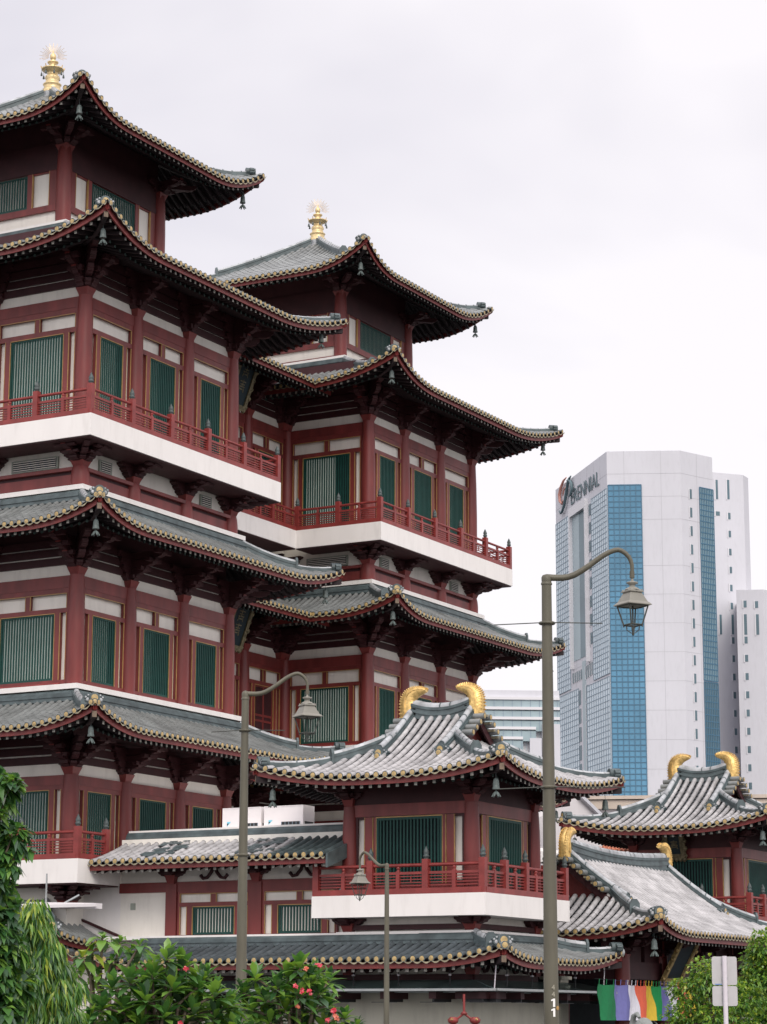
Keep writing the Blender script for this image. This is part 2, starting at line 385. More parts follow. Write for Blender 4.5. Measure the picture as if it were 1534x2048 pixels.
def rect_roof(parent, E, T, ze, zt, lift, flare, sides='FLRB', reach=3.2, key=None, top_h=.42, tile=M_TILE, pan=M_PAN, name='tiled_roof', a=.62, hips='FL FR BL BR', Lr=1.25, rowlen=None):
    """E, T = (x0,x1,y0,y1) of eave and top edge (mid-side); F side is y0, L side x0. Builds a roof part with rafters and hip ridges below it."""
    x0, x1, y0, y1 = E; a0, a1, b0, b1 = T
    SS = {'F': Side((x0,y0), (x1,y0), b0-y0, a0-x0, x1-a1, ze, zt, lift, flare, a, Lr),
          'R': Side((x1,y0), (x1,y1), x1-a1, b0-y0, y1-b1, ze, zt, lift, flare, a, Lr),
          'B': Side((x1,y1), (x0,y1), y1-b1, x1-a1, a0-x0, ze, zt, lift, flare, a, Lr),
          'L': Side((x0,y1), (x0,y0), a0-x0, y1-b1, b0-y0, ze, zt, lift, flare, a, Lr)}
    def mk():
        mb = MB()
        for s in sides: slope_tiles(mb, SS[s], tile[s] if isinstance(tile, dict) else tile, pan)
        if top_h:
            for s in sides:
                S = SS[s]; p0 = S.P(S.wA-.02, S.W); p1 = S.P(S.L-S.wB+.02, S.W)
                ridge(mb, [p0+Vector((0,0,-.05)), p1+Vector((0,0,-.05))], top_h, .24, 4, M_RIDGE, False)
        return mb
    def mr_():
        mb = MB()
        for s in sides: slope_under(mb, SS[s], reach)
        return mb
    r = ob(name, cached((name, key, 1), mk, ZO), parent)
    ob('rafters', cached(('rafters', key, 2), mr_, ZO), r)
    HP = {'FL': ('F', 0), 'FR': ('F', 1), 'BR': ('B', 0), 'BL': ('B', 1)}
    for h in hips.split():
        s, e = HP[h]
        def mh(s=s, e=e):
            mb = MB(); hip_ridge(mb, SS[s], e); return mb
        ob('hip_ridge', cached(('hip_ridge', key, h), mh, ZO), r)
    return r, SS

def gilt_tail_mesh():
    """owl-tail ridge ornament: flat-backed curling crest, local x towards the ridge centre, base at z 0"""
    mb = MB()
    outer = [(-.42,-.45),(-.46,.0),(-.45,.36),(-.37,.62),(-.21,.81),(.0,.92),(.22,.97),(.46,.95),(.66,.89),(.72,.85)]
    inner = [(.26,-.3),(.30,.0),(.26,.18),(.225,.32),(.23,.43),(.29,.52),(.39,.59),(.52,.65),(.64,.70),(.72,.74)]
    n = len(outer); rings = []
    for i in range(n):
        (ox, oz), (ix, iz) = outer[i], inner[i]; th = .24*(1-.45*i/(n-1))
        mx_, mz = (ox+ix)/2, (oz+iz)/2
        rings.append([(ox, -th*.8, oz), (mx_, -th*1.15, mz), (ix, -th*.5, iz), (ix, th*.5, iz), (mx_, th*1.15, mz), (ox, th*.8, oz)])
    mb.loft(rings, M_GOLD, True)
    for k in range(26):                      # fin scales along the outer edge
        f = k/25*(n-1); i = min(int(f), n-2); u = f-i
        x = outer[i][0]*(1-u)+outer[i+1][0]*u; z = outer[i][1]*(1-u)+outer[i+1][1]*u
        dx = outer[i+1][0]-outer[i][0]; dz_ = outer[i+1][1]-outer[i][1]; l = math.hypot(dx, dz_); nx, nz_ = -dz_/l, dx/l
        th = .22*(1-.45*f/(n-1))
        for sgn in (-1, 1):
            mb.tube([(x-nx*.1, sgn*th*.9, z-nz_*.1), (x+nx*.055, sgn*th*.75, z+nz_*.055)], .028, M_GOLD, 5)
    for i in range(n-1):                     # raised inner rib
        a, b = [(outer[j][0]*.66+inner[j][0]*.34, outer[j][1]*.66+inner[j][1]*.34) for j in (i, i+1)]
        th = .25*(1-.45*i/(n-1))
        for sgn in (-1, 1): mb.tube([(a[0], sgn*th, a[1]), (b[0], sgn*th, b[1])], .022, M_GOLD, 5)
    mb.box(.1, .3, -.21, .21, -.5, .06, M_GOLD)
    return mb

def gable_roof(parent, C, hl, D, g, ze, zr, lift, flare, axis, tile, pan, key, a=.55, reach=3.0, rh=.5):
    """hip-and-gable roof centred at C; ridge along `axis` ('x' or 'y'); hl half eave length along ridge, D half depth, g half gable length"""
    wS = hl-g; cx, cy = C
    def W(al, ac):                           # along, across -> xy
        return (cx+al, cy+ac) if axis == 'x' else (cx-ac, cy+al)
    c = [W(-hl, -D), W(hl, -D), W(hl, D), W(-hl, D)]
    def mkS(A, B, main):
        if main: return Side(A, B, wS, wS, wS, ze, zr, lift, flare, a, 1.25, D, D)
        return Side(A, B, wS, wS, wS, ze, zr, lift, flare, a, 1.25, D)
    S = [mkS(c[0], c[1], True), mkS(c[1], c[2], False), mkS(c[2], c[3], True), mkS(c[3], c[0], False)]
    def mk():
        mb = MB()
        for s in S: slope_tiles(mb, s, tile, pan)
        return mb
    def mu():
        mb = MB()
        for s in S: slope_under(mb, s, reach)
        return mb
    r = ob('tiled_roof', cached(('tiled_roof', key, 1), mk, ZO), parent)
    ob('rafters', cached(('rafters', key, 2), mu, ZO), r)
    for m_ in (0, 2):
        for e in (0, 1):
            def mh(m_=m_, e=e):
                mb = MB(); hip_ridge(mb, S[m_], e, .55, .26, .4, 1.02); return mb
            ob('hip_ridge', cached(('hip_ridge', key, m_, e), mh, ZO), r)
            def mc(m_=m_, e=e):              # descending ridge along the gable edge
                mb = MB(); s = S[m_]; x = s.wA+.05 if e == 0 else s.L-s.wB-.05; s0 = D*.50
                path = [s.P(x, s0+(D-.1-s0)*i/10) for i in range(11)]
                ridge(mb, path, .42, .19, 4)
                d = path[0]-path[3]; corner_ornament(mb, path[0], d, -.02, .95)
                # gable edge tiles laid crosswise outside the ridge
                sg = -1 if e == 0 else 1
                for k in range(int((D-wS)/.3)):
                    t = wS+.25+.3*k; q = s.P(x, t, .06); o = s.ex*sg
                    mb.cyl(q+o*.05, q+o*.62, .115, M_TILE, 10); mb.disc(q+o*.622, o, .115, M_RIDGE, 10); mb.disc(q+o*.63, o, .088, M_DISC, 10, .02)
                    qq = s.P(x, t+.15, .0); mb.box(-.0, .55, -.07, .07, -.05, .03, M_LIP, lambda X, Y, Z_, qq=qq, o=o, s=s: qq+o*X+s.nin*Y+Vector((0,0,Z_)))
                return mb
            ob('gable_ridge', cached(('gable_ridge', key, m_, e), mc, ZO), r)
    def mg(e):
        mb = MB(); s = S[0]; al = (-1 if e == 0 else 1)*(g-.15)
        pts = []
        for q in range(13):
            ac = -(D-wS)+2*(D-wS)*q/12; t = D-abs(ac); z = s.ze+(s.zt-s.ze)*(s.a*t/D+(1-s.a)*(t/D)**2)
            pts.append((W(al, ac), z-.14))
        zb = ze+(zr-ze)*(a*wS/D+(1-a)*(wS/D)**2)-.15
        mb.face([(p[0], p[1], z) for p, z in pts]+[(pts[-1][0][0], pts[-1][0][1], zb), (pts[0][0][0], pts[0][0][1], zb)], M_RED)
        for q in range(12):                  # bargeboard
            (p, z), (p2, z2) = pts[q], pts[q+1]; o = Vector(W(1 if e else -1, 0))-Vector(W(0, 0)); o = Vector((o.x, o.y, 0)).normalized()*.42
            A = Vector((p[0], p[1], z)); B = Vector((p2[0], p2[1], z2)); dn_ = Vector((0,0,-.3))
            mb.loft([[A+o, A+o+dn_, A+o*.85+dn_, A+o*.85], [B+o, B+o+dn_, B+o*.85+dn_, B+o*.85]], M_DRED, False)
        return mb
    for e in (0, 1): ob('gable_wall', cached(('gable_wall', key, e), lambda e=e: mg(e), ZO), r)
    def mm():
        mb = MB(); path = []
        for i in range(15):
            f = -1+2*i/14; p = W(f*(g-.1), 0); path.append((p[0], p[1], zr-.22+.22*f*f))
        ridge(mb, path, rh+.2, .22, 5); return mb
    ob('main_ridge', cached(('main_ridge', key), mm, ZO), r)
    tail = cached('gilt_tail', gilt_tail_mesh)
    for e in (0, 1):
        p = W((-1 if e == 0 else 1)*(g-.02), 0); rz = (0 if e == 0 else PI)+(0 if axis == 'x' else PI/2)
        ob('gilded_ridge_tail', tail, r, (p[0], p[1], zr+.26+ZO), rz).scale = (.88, .88, .88)
    return r, S

# ------------------------------------------------------------------ timber and walls (prototypes face -y, x along the wall, z up from 0)
def column_mesh(h, r=.33):
    mb = MB(); mb.lathe((0,0,0), [(r*1.0,0),(r*1.04,h*.2),(r*1.04,h*.5),(r*.97,h*.8),(r*.86,h)], M_RED, 20); return mb
def arm(mb, L, z, h, wd, T, m=M_DRED):                    # a bracket arm with scalloped ends, along local a
    p = [(-L, z+h), (-L, z+h*.62), (-L+.09, z+h*.45), (-L+.13, z+h*.2), (-L+.26, z+h*.12), (-L+.3, z), (L-.3, z), (L-.26, z+h*.12), (L-.13, z+h*.2), (L-.09, z+h*.45), (L, z+h*.62), (L, z+h)]
    mb.prism(p, T, -wd/2, wd/2, m)
def halfarm(mb, L, z, h, wd, T, m=M_DRED):
    p = [(0, z), (L-.3, z), (L-.26, z+h*.12), (L-.13, z+h*.2), (L-.09, z+h*.45), (L, z+h*.62), (L, z+h), (0, z+h)]
    mb.prism(p, T, -wd/2, wd/2, m)
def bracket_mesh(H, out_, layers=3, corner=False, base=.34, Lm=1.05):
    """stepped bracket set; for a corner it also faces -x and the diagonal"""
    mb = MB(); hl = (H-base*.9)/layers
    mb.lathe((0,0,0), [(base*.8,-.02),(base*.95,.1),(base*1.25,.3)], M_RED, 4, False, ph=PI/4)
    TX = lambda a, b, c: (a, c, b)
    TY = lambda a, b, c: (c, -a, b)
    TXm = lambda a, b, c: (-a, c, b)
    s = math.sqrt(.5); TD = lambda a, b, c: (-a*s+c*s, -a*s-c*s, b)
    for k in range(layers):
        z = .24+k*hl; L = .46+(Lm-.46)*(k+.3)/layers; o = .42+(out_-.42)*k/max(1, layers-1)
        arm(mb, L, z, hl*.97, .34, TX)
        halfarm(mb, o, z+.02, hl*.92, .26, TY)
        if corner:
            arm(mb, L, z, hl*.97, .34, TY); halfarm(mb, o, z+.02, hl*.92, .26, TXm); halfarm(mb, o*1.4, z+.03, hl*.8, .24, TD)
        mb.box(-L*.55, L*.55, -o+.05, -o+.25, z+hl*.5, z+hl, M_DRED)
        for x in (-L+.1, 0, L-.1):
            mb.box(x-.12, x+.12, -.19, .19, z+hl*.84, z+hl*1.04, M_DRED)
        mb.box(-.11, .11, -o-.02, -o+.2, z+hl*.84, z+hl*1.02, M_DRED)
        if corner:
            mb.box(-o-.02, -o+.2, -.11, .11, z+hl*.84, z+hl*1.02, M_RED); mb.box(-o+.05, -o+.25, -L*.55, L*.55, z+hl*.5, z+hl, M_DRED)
    return mb
SIDE = .66
def window_frame_mesh(bw, hs, h, p0, p1, top, npan):
    """bay frame bw wide: sill to hs, opening hs..h, white panels p0..p1, frame up to top; openings show the wall behind"""
    mb = MB(); b = bw/2; o = b-SIDE; Y0, Y1 = -.06, .1
    mb.box(-b, b, Y0, Y1, 0, hs, M_RED)
    mb.box(-b+.3, b-.3, Y0-.09, Y0, hs*.1, hs*.55, M_RAIL)
    for sg in (-1, 1):
        X = sorted((sg*b, sg*(b-.1))); mb.box(X[0], X[1], Y0, Y1, hs, top, M_RED)
        X = sorted((sg*(o+.26), sg*(o+.0))); mb.box(X[0], X[1], Y0, Y1, hs, h, M_RED)
        for xx in (b-.1-.012, o+.26-.012, o-.012):           # gilt lines
            mb.box(sg*xx-.013, sg*xx+.013, Y0-.012, Y0+.02, hs, h, M_TRIM)
    mb.box(-b+.1, b-.1, Y0, Y1, h, p0, M_RED)
    mb.box(-o, o, Y0-.012, Y0+.02, h-.03, h, M_TRIM)
    if p1 > p0:
        mb.box(-b+.1, b-.1, Y0, Y1, p1, top, M_RED); mb.box(-b+.1, b-.1, Y0-.012, Y0+.02, p1-.026, p1, M_TRIM)
        mb.box(-b+.1-.0, -b+.126, Y0-.012, Y0+.02, p0, p1, M_TRIM); mb.box(b-.126, b-.1, Y0-.012, Y0+.02, p0, p1, M_TRIM)
        if npan == 2:
            mb.box(-.11, .11, Y0, Y1, p0, p1, M_RED)
            for x in (-.123, .123): mb.box(x-.013, x+.013, Y0-.012, Y0+.02, p0, p1, M_TRIM)
    return mb
def grille_mesh(o2, h):
    mb = MB(); mb.box(-o2, o2, 0, .07, 0, .09, M_GREEN); mb.box(-o2, o2, 0, .07, h-.09, h, M_GREEN)
    for x in (-o2, o2-.09): mb.box(x, x+.09, 0, .07, .09, h-.09, M_GREEN)
    n = max(3, int(round((2*o2-.18)/.135)))
    for i in range(n):
        x = -o2+.09+(2*o2-.18)*(i+.5)/n; mb.box(x-.03, x+.03, .01, .048, .09, h-.09, M_GREEN)
    return mb
def curtain_mesh(o2, h, open_):
    mb = MB()
    if open_ <= 0: mb.box(-o2, o2, 0, .03, 0, h, M_CURT)
    else:
        x = -o2+2*o2*(1-open_); mb.box(-o2, x, 0, .03, 0, h, M_CURT); mb.box(x, o2, .02, .05, 0, h, M_DARK)
    return mb
def window(parent, loc, rz, bw, hs, h, p0, p1, top, npan, open_=0, name='window'):
    key = ('window', round(bw, 2), round(hs, 2), round(h, 2), round(p0, 2), round(p1, 2), npan)
    f = ob(name, cached(key, lambda: window_frame_mesh(bw, hs, h, p0, p1, top, npan)), parent, loc, rz)
    o2 = bw/2-SIDE; hh = h-hs
    ob('grille', cached(('grille', round(o2, 2), round(hh, 2)), lambda: grille_mesh(o2, hh)), f, (0, -.03, hs))
    ob('curtain', cached(('curtain', round(o2, 2), round(hh, 2), open_), lambda: curtain_mesh(o2, hh, open_)), f, (0, .045, hs))
    return f
def door(parent, loc, rz, bw, h, p0, p1, top):
    f = ob('door_bay', cached(('door_bay', bw, h), lambda: window_frame_mesh(bw, .2, h, p0, p1, top, 2)), parent, loc, rz)
    def mk():
        mb = MB(); o = bw/2-SIDE
        mb.box(-o, o, 0, .06, 0, h-.2, M_DRED)
        for x in (-o, -.03, o-.1): mb.box(x, x+.1, -.03, 0, 0, h-.2, M_RED)
        for z in (0, h*.33, h*.42, h-.3): mb.box(-o, o, -.028, 0, z, z+.1, M_RED)
        for i in range(14):
            x = -o+.1+(2*o-.2)*i/13; mb.box(x-.014, x+.014, -.02, 0, h*.42, h-.25, M_DRED)
        return mb
    ob('door', cached(('door', bw, h), mk), f, (0, .02, .2)); return f
def post_mesh(h=1.2, s=.115):
    mb = MB(); mb.box(-s, s, -s, s, 0, h, M_RAIL)
    mb.lathe((0,0,h), [(.08,0),(.08,.05),(.115,.08),(.115,.12),(.075,.15),(.1,.2),(.1,.25),(.06,.34),(.035,.4),(.0,.46)], M_BRONZE, 8); return mb
def rail_mesh(L, n):
    """railing panels between x=0 and x=L, n panels; posts are their own parts"""
    mb = MB(); pw = L/n
    mb.box(0, L, -.13, .13, 0, .2, M_RAIL)
    for i in range(n):
        a, b = i*pw+.1, (i+1)*pw-.1; c = (a+b)/2
        mb.tube([(a, 0, 1.0), (b, 0, 1.0)], .062, M_RAIL, 8)
        mb.box(a, b, -.055, .055, .68, .77, M_RAIL)
        mb.box(c-.07, c+.07, -.065, .065, .2, .8, M_RAIL); mb.lathe((c, 0, .8), [(.07,0),(.05,.06),(.09,.1),(.06,.15)], M_RAIL, 6)
        for z in (.28, .385, .49, .595): mb.box(a, b, -.025, .025, z, z+.035, M_RAIL)
        for x in (a+(c-a)*.5, c+(b-c)*.5):
            if i % 2: mb.box(x-.02, x+.02, -.02, .02, .38, .6, M_RAIL)
    return mb
def railing(parent, p0, p1, z, n, ends=(True, True)):
    """railing part with its posts from p0 to p1 (parent-local xy)"""
    p0 = Vector((p0[0], p0[1], 0)); p1 = Vector((p1[0], p1[1], 0)); L = (p1-p0).length; rz = math.atan2(p1.y-p0.y, p1.x-p0.x)
    r = ob('railing', cached(('railing', round(L, 2), n), lambda: rail_mesh(L, n)), parent, (p0.x, p0.y, z+ZO), rz)
    for i in range(n+1):
        if (i == 0 and not ends[0]) or (i == n and not ends[1]): continue
        ob('railing_post', cached('railing_post', post_mesh), parent, (p0.x+(p1.x-p0.x)*i/n, p0.y+(p1.y-p0.y)*i/n, z+ZO), rz)
    return r
LF = -PI/2                                   # rotation that turns a -y facing prototype to face -x

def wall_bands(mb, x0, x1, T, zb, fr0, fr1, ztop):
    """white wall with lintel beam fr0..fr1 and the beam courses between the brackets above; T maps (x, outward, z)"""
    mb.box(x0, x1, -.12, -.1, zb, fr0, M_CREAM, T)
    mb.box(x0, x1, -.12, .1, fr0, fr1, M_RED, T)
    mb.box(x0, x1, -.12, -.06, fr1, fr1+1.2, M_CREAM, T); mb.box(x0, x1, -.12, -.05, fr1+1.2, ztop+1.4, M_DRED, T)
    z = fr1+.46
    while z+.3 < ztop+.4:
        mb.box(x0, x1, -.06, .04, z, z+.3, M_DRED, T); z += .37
# ------------------------------------------------------------------ the two towers and the hall between them
XC = [0, 3.5, 7.3, 10.8]; YC = [0, 4.6, 7.8, 12.4]
FL1 = dict(base=5.85, sill=6.0, wt=8.62, p0=8.80, p1=8.80, f0=8.80, f1=9.17, top=10.4)
FL2 = dict(base=12.60, sill=12.86, wt=15.50, p0=15.68, p1=16.27, f0=16.47, f1=16.95, top=18.3)
FL3 = dict(base=22.93, sill=23.2, wt=26.86, p0=27.06, p1=27.63, f0=27.86, f1=28.3, top=30.1)
def TF(x, o, z): return (x, -o, z)           # front wall plane y=0
def TL(x, o, z): return (-o, x, z)           # left wall plane x=0
def TRt(x, o, z): return (10.8+o, x, z)
def TB(x, o, z): return (x, 12.4+o, z)
def tower(u0, v0, label, far):
    t = thing('temple_tower', label, 'temple tower', (u0, v0, 0), 0, 'twin towers of the temple')
    # walls
    def mw():
        mb = MB()
        mb.box(.13, 10.67, .13, 12.27, -1.6, 30.4, M_CREAM)
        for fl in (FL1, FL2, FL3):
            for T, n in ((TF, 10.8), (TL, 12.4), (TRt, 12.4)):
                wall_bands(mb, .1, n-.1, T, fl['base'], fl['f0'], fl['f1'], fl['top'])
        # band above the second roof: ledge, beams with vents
        for T, n in ((TF, 10.8), (TL, 12.4), (TRt, 12.4)):
            mb.box(-.0, n, -.1, .12, 20.57, 20.98, M_RED, T); mb.box(-.2, n+.2, -.1, .24, 21.12, 21.26, M_RED, T); mb.box(0, n, -.1, .06, 20.98, 21.12, M_DRED, T)
        for z0, z1, o in ((12.42, 12.62, .52), (20.26, 20.45, .52)):
            mb.box(-o, 10.8+o, -o, 12.4+o, z0, z1, M_WHITE)
        return mb
    ob('wall', cached('tower_wall', mw, ZO), t)
    # columns
    for fl in (FL1, FL2, FL3):
        h = fl['f1']-fl['base']; me = cached(('column', round(h, 2)), lambda: column_mesh(h))
        pts = [(x, 0) for x in XC]+[(0, y) for y in YC[1:]]+[(10.8, 4.6)]
        for p in pts: ob('column', me, t, (p[0], p[1], fl['base']+ZO))
        H = fl['top']-fl['f1']+.15
        mf = cached(('bracket', round(H, 2)), lambda: bracket_mesh(H, 1.75, 4)); mc = cached(('corner_bracket', round(H, 2)), lambda: bracket_mesh(H, 1.75, 4, True))
        z = fl['f1']+ZO
        for x in XC[1:3]: ob('bracket', mf, t, (x, 0, z))
        ob('corner_bracket', mc, t, (0, 0, z)); ob('corner_bracket', mc, t, (10.8, 0, z), PI/2)
        for y in YC[1:]: ob('bracket', mf, t, (0, y, z), LF)
        # windows
        zb = fl['base']; a = (fl['sill']-zb, fl['wt']-zb, fl['p0']-zb, fl['p1']-zb, fl['f0']-zb)
        for i in range(3):
            bw = XC[i+1]-XC[i]-.6; op = {FL1['base']: (.0, 1, 1), FL2['base']: (.25, .6, 1), FL3['base']: (.2, .6, 1)}[zb][i]
            if far: op = (.8, .5, .7)[i]
            window(t, ((XC[i]+XC[i+1])/2, -.02, zb+ZO), 0, bw, *a, 2 if i == 1 else 1, op)
        for i in range(1 if far else 3):
            bw = YC[i+1]-YC[i]-.6; window(t, (-.02, (YC[i]+YC[i+1])/2, zb+ZO), LF, bw, *a, 2, .34 if far and zb > 20 else 0)
    # stub columns and brackets under the balcony
    ms = cached('stub_column', lambda: column_mesh(.85, .36)); mk1 = cached('balcony_bracket', lambda: bracket_mesh(.84, 1.2, 3)); mk2 = cached('balcony_corner_bracket', lambda: bracket_mesh(.84, 1.2, 3, True))
    for x in XC: ob('stub_column', ms, t, (x, 0, 20.42+ZO))
    for y in YC[1:]: ob('stub_column', ms, t, (0, y, 20.42+ZO))
    for zz in ((21.22,) if far else (21.22, 4.12)):
        for x in (XC[1:3] if zz > 10 else []): ob('bracket', mk1, t, (x, 0, zz+ZO))
        ob('corner_bracket', mk2, t, (0, 0, zz+ZO))
        if zz > 10: ob('corner_bracket', mk2, t, (10.8, 0, zz+ZO), PI/2)
        for y in YC[1:]: ob('bracket', mk1, t, (0, y, zz+ZO), LF)
    def mv(wd):
        mb = MB(); mb.box(-wd, wd, -.03, .05, 0, .5, M_VENT)
        for i in range(5): mb.box(-wd+.1, wd-.1, -.05, -.02, .07+i*.085, .1+i*.085, M_CREAM)
        mb.box(-wd+.08, wd-.08, -.032, -.03, .05, .45, M_DARK); return mb
    vm = cached('louvre_vent', lambda: mv(.42)); vw = cached('wide_louvre_vent', lambda: mv(1.15))
    for x in (1.75, 9.05): ob('louvre_vent', vm, t, (x, .07, 21.36+ZO)); ob('louvre_vent', vm, t, (x, .07, 20.42+ZO))
    ob('louvre_vent', vw, t, (.07, 2.3, 21.36+ZO), LF); ob('louvre_vent', vw, t, (.07, 2.3, 20.42+ZO), LF)
    # roofs
    rect_roof(t, (-3.55, 14.35, -3.55, 15.95), (-.42, 11.22, -.42, 12.82), 10.60, 11.98, .76, .28, key='t1', reach=3.3)
    rect_roof(t, (-3.4, 14.2, -3.4, 15.8), (-.42, 11.22, -.42, 12.82), 18.42, 19.84, .74, .26, key='t2', reach=3.2)
    rect_roof(t, (-3.2, 14.55, -3.2, 15.6), (1.3, 9.5, 2.1, 10.3), 29.68, 31.75, .98, .32, key='t3', reach=3.1, Lr=1.0)
    # balcony
    def bal(x0, x1, y0, y1, z0, z1, poly=None):
        mb = MB()
        for a in poly:
            mb.box(*a, z0, z1, M_WHITE); mb.box(a[0]+.06, a[1]-.06, a[2]+.06, a[3]-.0, z0-.05, z0-.004, M_DRED)  # dark sheet below the slab, its colour standing in for soffit shade
        return mb
    o = 1.61
    poly = [(-o, 10.8+o, -o, .0), (-o, 0, 0, 12.4+o) if not far else (-o, 0, 0, 3.06), (10.8, 10.8+o, 0, 3.2)]
    b = ob('balcony', bal(0,0,0,0, 22.06, 22.93, poly).mesh('balcony', ZO), t)
    i_ = o-.13
    railing(b, (-i_, -i_), (10.8+i_, -i_), 22.93, 5)
    if far: railing(b, (-i_, 3.06), (-i_, -i_), 22.93, 2, (True, False))
    else: railing(b, (-i_, 11.6), (-i_, -i_), 22.93, 5, (True, False))
    railing(b, (10.8+i_, -i_), (10.8+i_, 3.1), 22.93, 2, (False, True))
    if not far:
        b = ob('balcony', bal(0,0,0,0, 4.96, 5.85, [(-o, 1.15, -o, 0), (-o, 0, 0, 12.4+o)]).mesh('balcony', ZO), t)
        railing(b, (-i_, 11.6), (-i_, -i_), 5.85, 5, (True, False))
        railing(b, (-i_, -i_), (.3, -i_), 5.85, 1, (True, True))
    # top storey
    def mt():
        mb = MB(); X0, X1, Y0, Y1 = 1.95, 8.85, 2.74, 9.64
        mb.box(X0+.05, X1-.05, Y0+.05, Y1-.05, 30, 35.8, M_CREAM); mb.box(X0+.04, X1-.04, Y0+.04, Y1-.04, 35.8, 37.2, M_DRED)
        mb.box(X0-.62, X1+.62, Y0-.62, Y1+.62, 32.05, 32.28, M_WHITE)
        for T in (lambda x, o_, z: (x, Y0-o_, z), lambda x, o_, z: (X0-o_, Y0+(x-X0), z), lambda x, o_, z: (X1+o_, Y0+(x-X0), z)):
            mb.box(X0, X1, -.02, .1, 33.0, 33.26, M_RED, T); mb.box(X0, X1, -.02, .1, 32.28, 32.5, M_RED, T)
            mb.box(X0, X1, -.02, .06, 34.78, 36.0, M_DRED, T); mb.box(X0, X1, -.02, .1, 34.78, 35.0, M_DRED, T)
        return mb
    ob('top_storey', cached('top_storey', mt, ZO), t)
    c4 = cached('top_column', lambda: column_mesh(3.5, .32)); b4 = cached('top_corner_bracket', lambda: bracket_mesh(.9, 1.2, 2, True))
    for x, y, rz in ((1.95, 2.74, 0), (8.85, 2.74, PI/2), (1.95, 9.64, LF), (8.85, 9.64, PI)):
        ob('column', c4, t, (x, y, 32.2+ZO)); ob('corner_bracket', b4, t, (x, y, 35.5+ZO), rz)
    def tw(loc, rz):
        f = ob('window', cached('top_window', lambda: top_window()), t, loc, rz)
        ob('grille', cached(('grille', 1.6, 1.48), lambda: grille_mesh(1.6, 1.48)), f, (0, -.05, .03)); ob('curtain', cached(('curtain', 1.6, 1.48, 1), lambda: curtain_mesh(1.6, 1.48, 1)), f, (0, .05, .03))
    def top_window():
        mb = MB()
        for sg in (-1, 1):
            for a, b_ in ((1.6, 1.85), (2.75, 3.1)):
                x = sorted((sg*a, sg*b_)); mb.box(x[0], x[1], -.08, .06, 0, 1.52, M_RED)
            for xx in (1.86, 2.74): mb.box(sg*xx-.014, sg*xx+.014, -.09, 0, 0, 1.52, M_TRIM)
        mb.box(-3.1, 3.1, -.05, .05, 1.46, 1.53, M_RED); mb.box(-3.1, 3.1, -.05, .05, -.03, .03, M_RED)
        return mb
    tw((5.4, 2.74, 33.26+ZO), 0); tw((1.95, 6.19, 33.26+ZO), LF)
    r, S4 = rect_roof(t, (-1.3, 12.1, -.5, 12.88), (5.15, 5.65, 5.94, 6.44), 36.1, 39.75, 1.12, .18, key='t4', reach=3.3, top_h=0, a=.72, Lr=.55)
    # finial
    def mf_():
        mb = MB(); c = (5.4, 6.19, 39.5)
        mb.lathe(c, [(.62,0),(.62,.25),(.5,.3),(.52,.5),(.4,.55)], M_RIDGET, 8, False)
        mb.lathe((5.4, 6.19, 40.0), [(.5,0),(.52,.14),(.4,.2),(.46,.36),(.5,.4),(.36,.5),(.34,.62),(.4,.7),(.36,.8),(.26,.86),(.3,1.0),(.58,1.08),(.6,1.14),(.3,1.22),(.14,1.34),(.28,1.42),(.3,1.47),(.1,1.55),(.13,1.6),(.17,1.68),(.16,1.8),(.05,1.92),(.03,2.0),(0,2.06)], M_FIN, 16)
        for k in range(8):
            a = 2*PI*k/8; x, y = 5.4+.58*math.cos(a), 6.19+.58*math.sin(a)
            mb.tube([(x, y, 41.1), (x, y, 40.92)], .012, M_BRONZE, 4); mb.lathe((x, y, 40.78), [(.06,0),(.045,.1),(.02,.16)], M_BRONZE, 6)
            mb.tube([(x, y, 41.12), (x+.05*math.cos(a), y+.05*math.sin(a), 41.24)], .025, M_GOLD, 5)
        return mb
    def mfs():
        mb = mf_(); mb.v = [(5.4+(x-5.4)*.84, 6.19+(y-6.19)*.84, z) for x, y, z in mb.v]; return mb
    f = ob('finial', cached('tower_finial', mfs, ZO), t)
    def mh():
        mb = MB(); c = Vector((0, 0, 0))
        for k in range(27):
            a = -.35+(PI+.7)*k/26; L = .62 if k % 2 else .5
            d = Vector((math.cos(a)*sy_, -math.cos(a)*cy_, math.sin(a)))
            mb.tube([d*.2, d*L], .008, M_GOLD, 4)
        return mb
    ob('halo_rays', cached('halo_rays', mh), f, (5.4, 6.19, 41.75+ZO))
    return t
T1 = (74.1, 55.0); T2 = (97.35, 55.15)
tower(T1[0], T1[1], 'near red and white temple tower at the left edge with green lattice windows', False)
tower(T2[0], T2[1], 'farther temple tower in the middle of the photo, partly hidden behind the small corner pavilion', True)
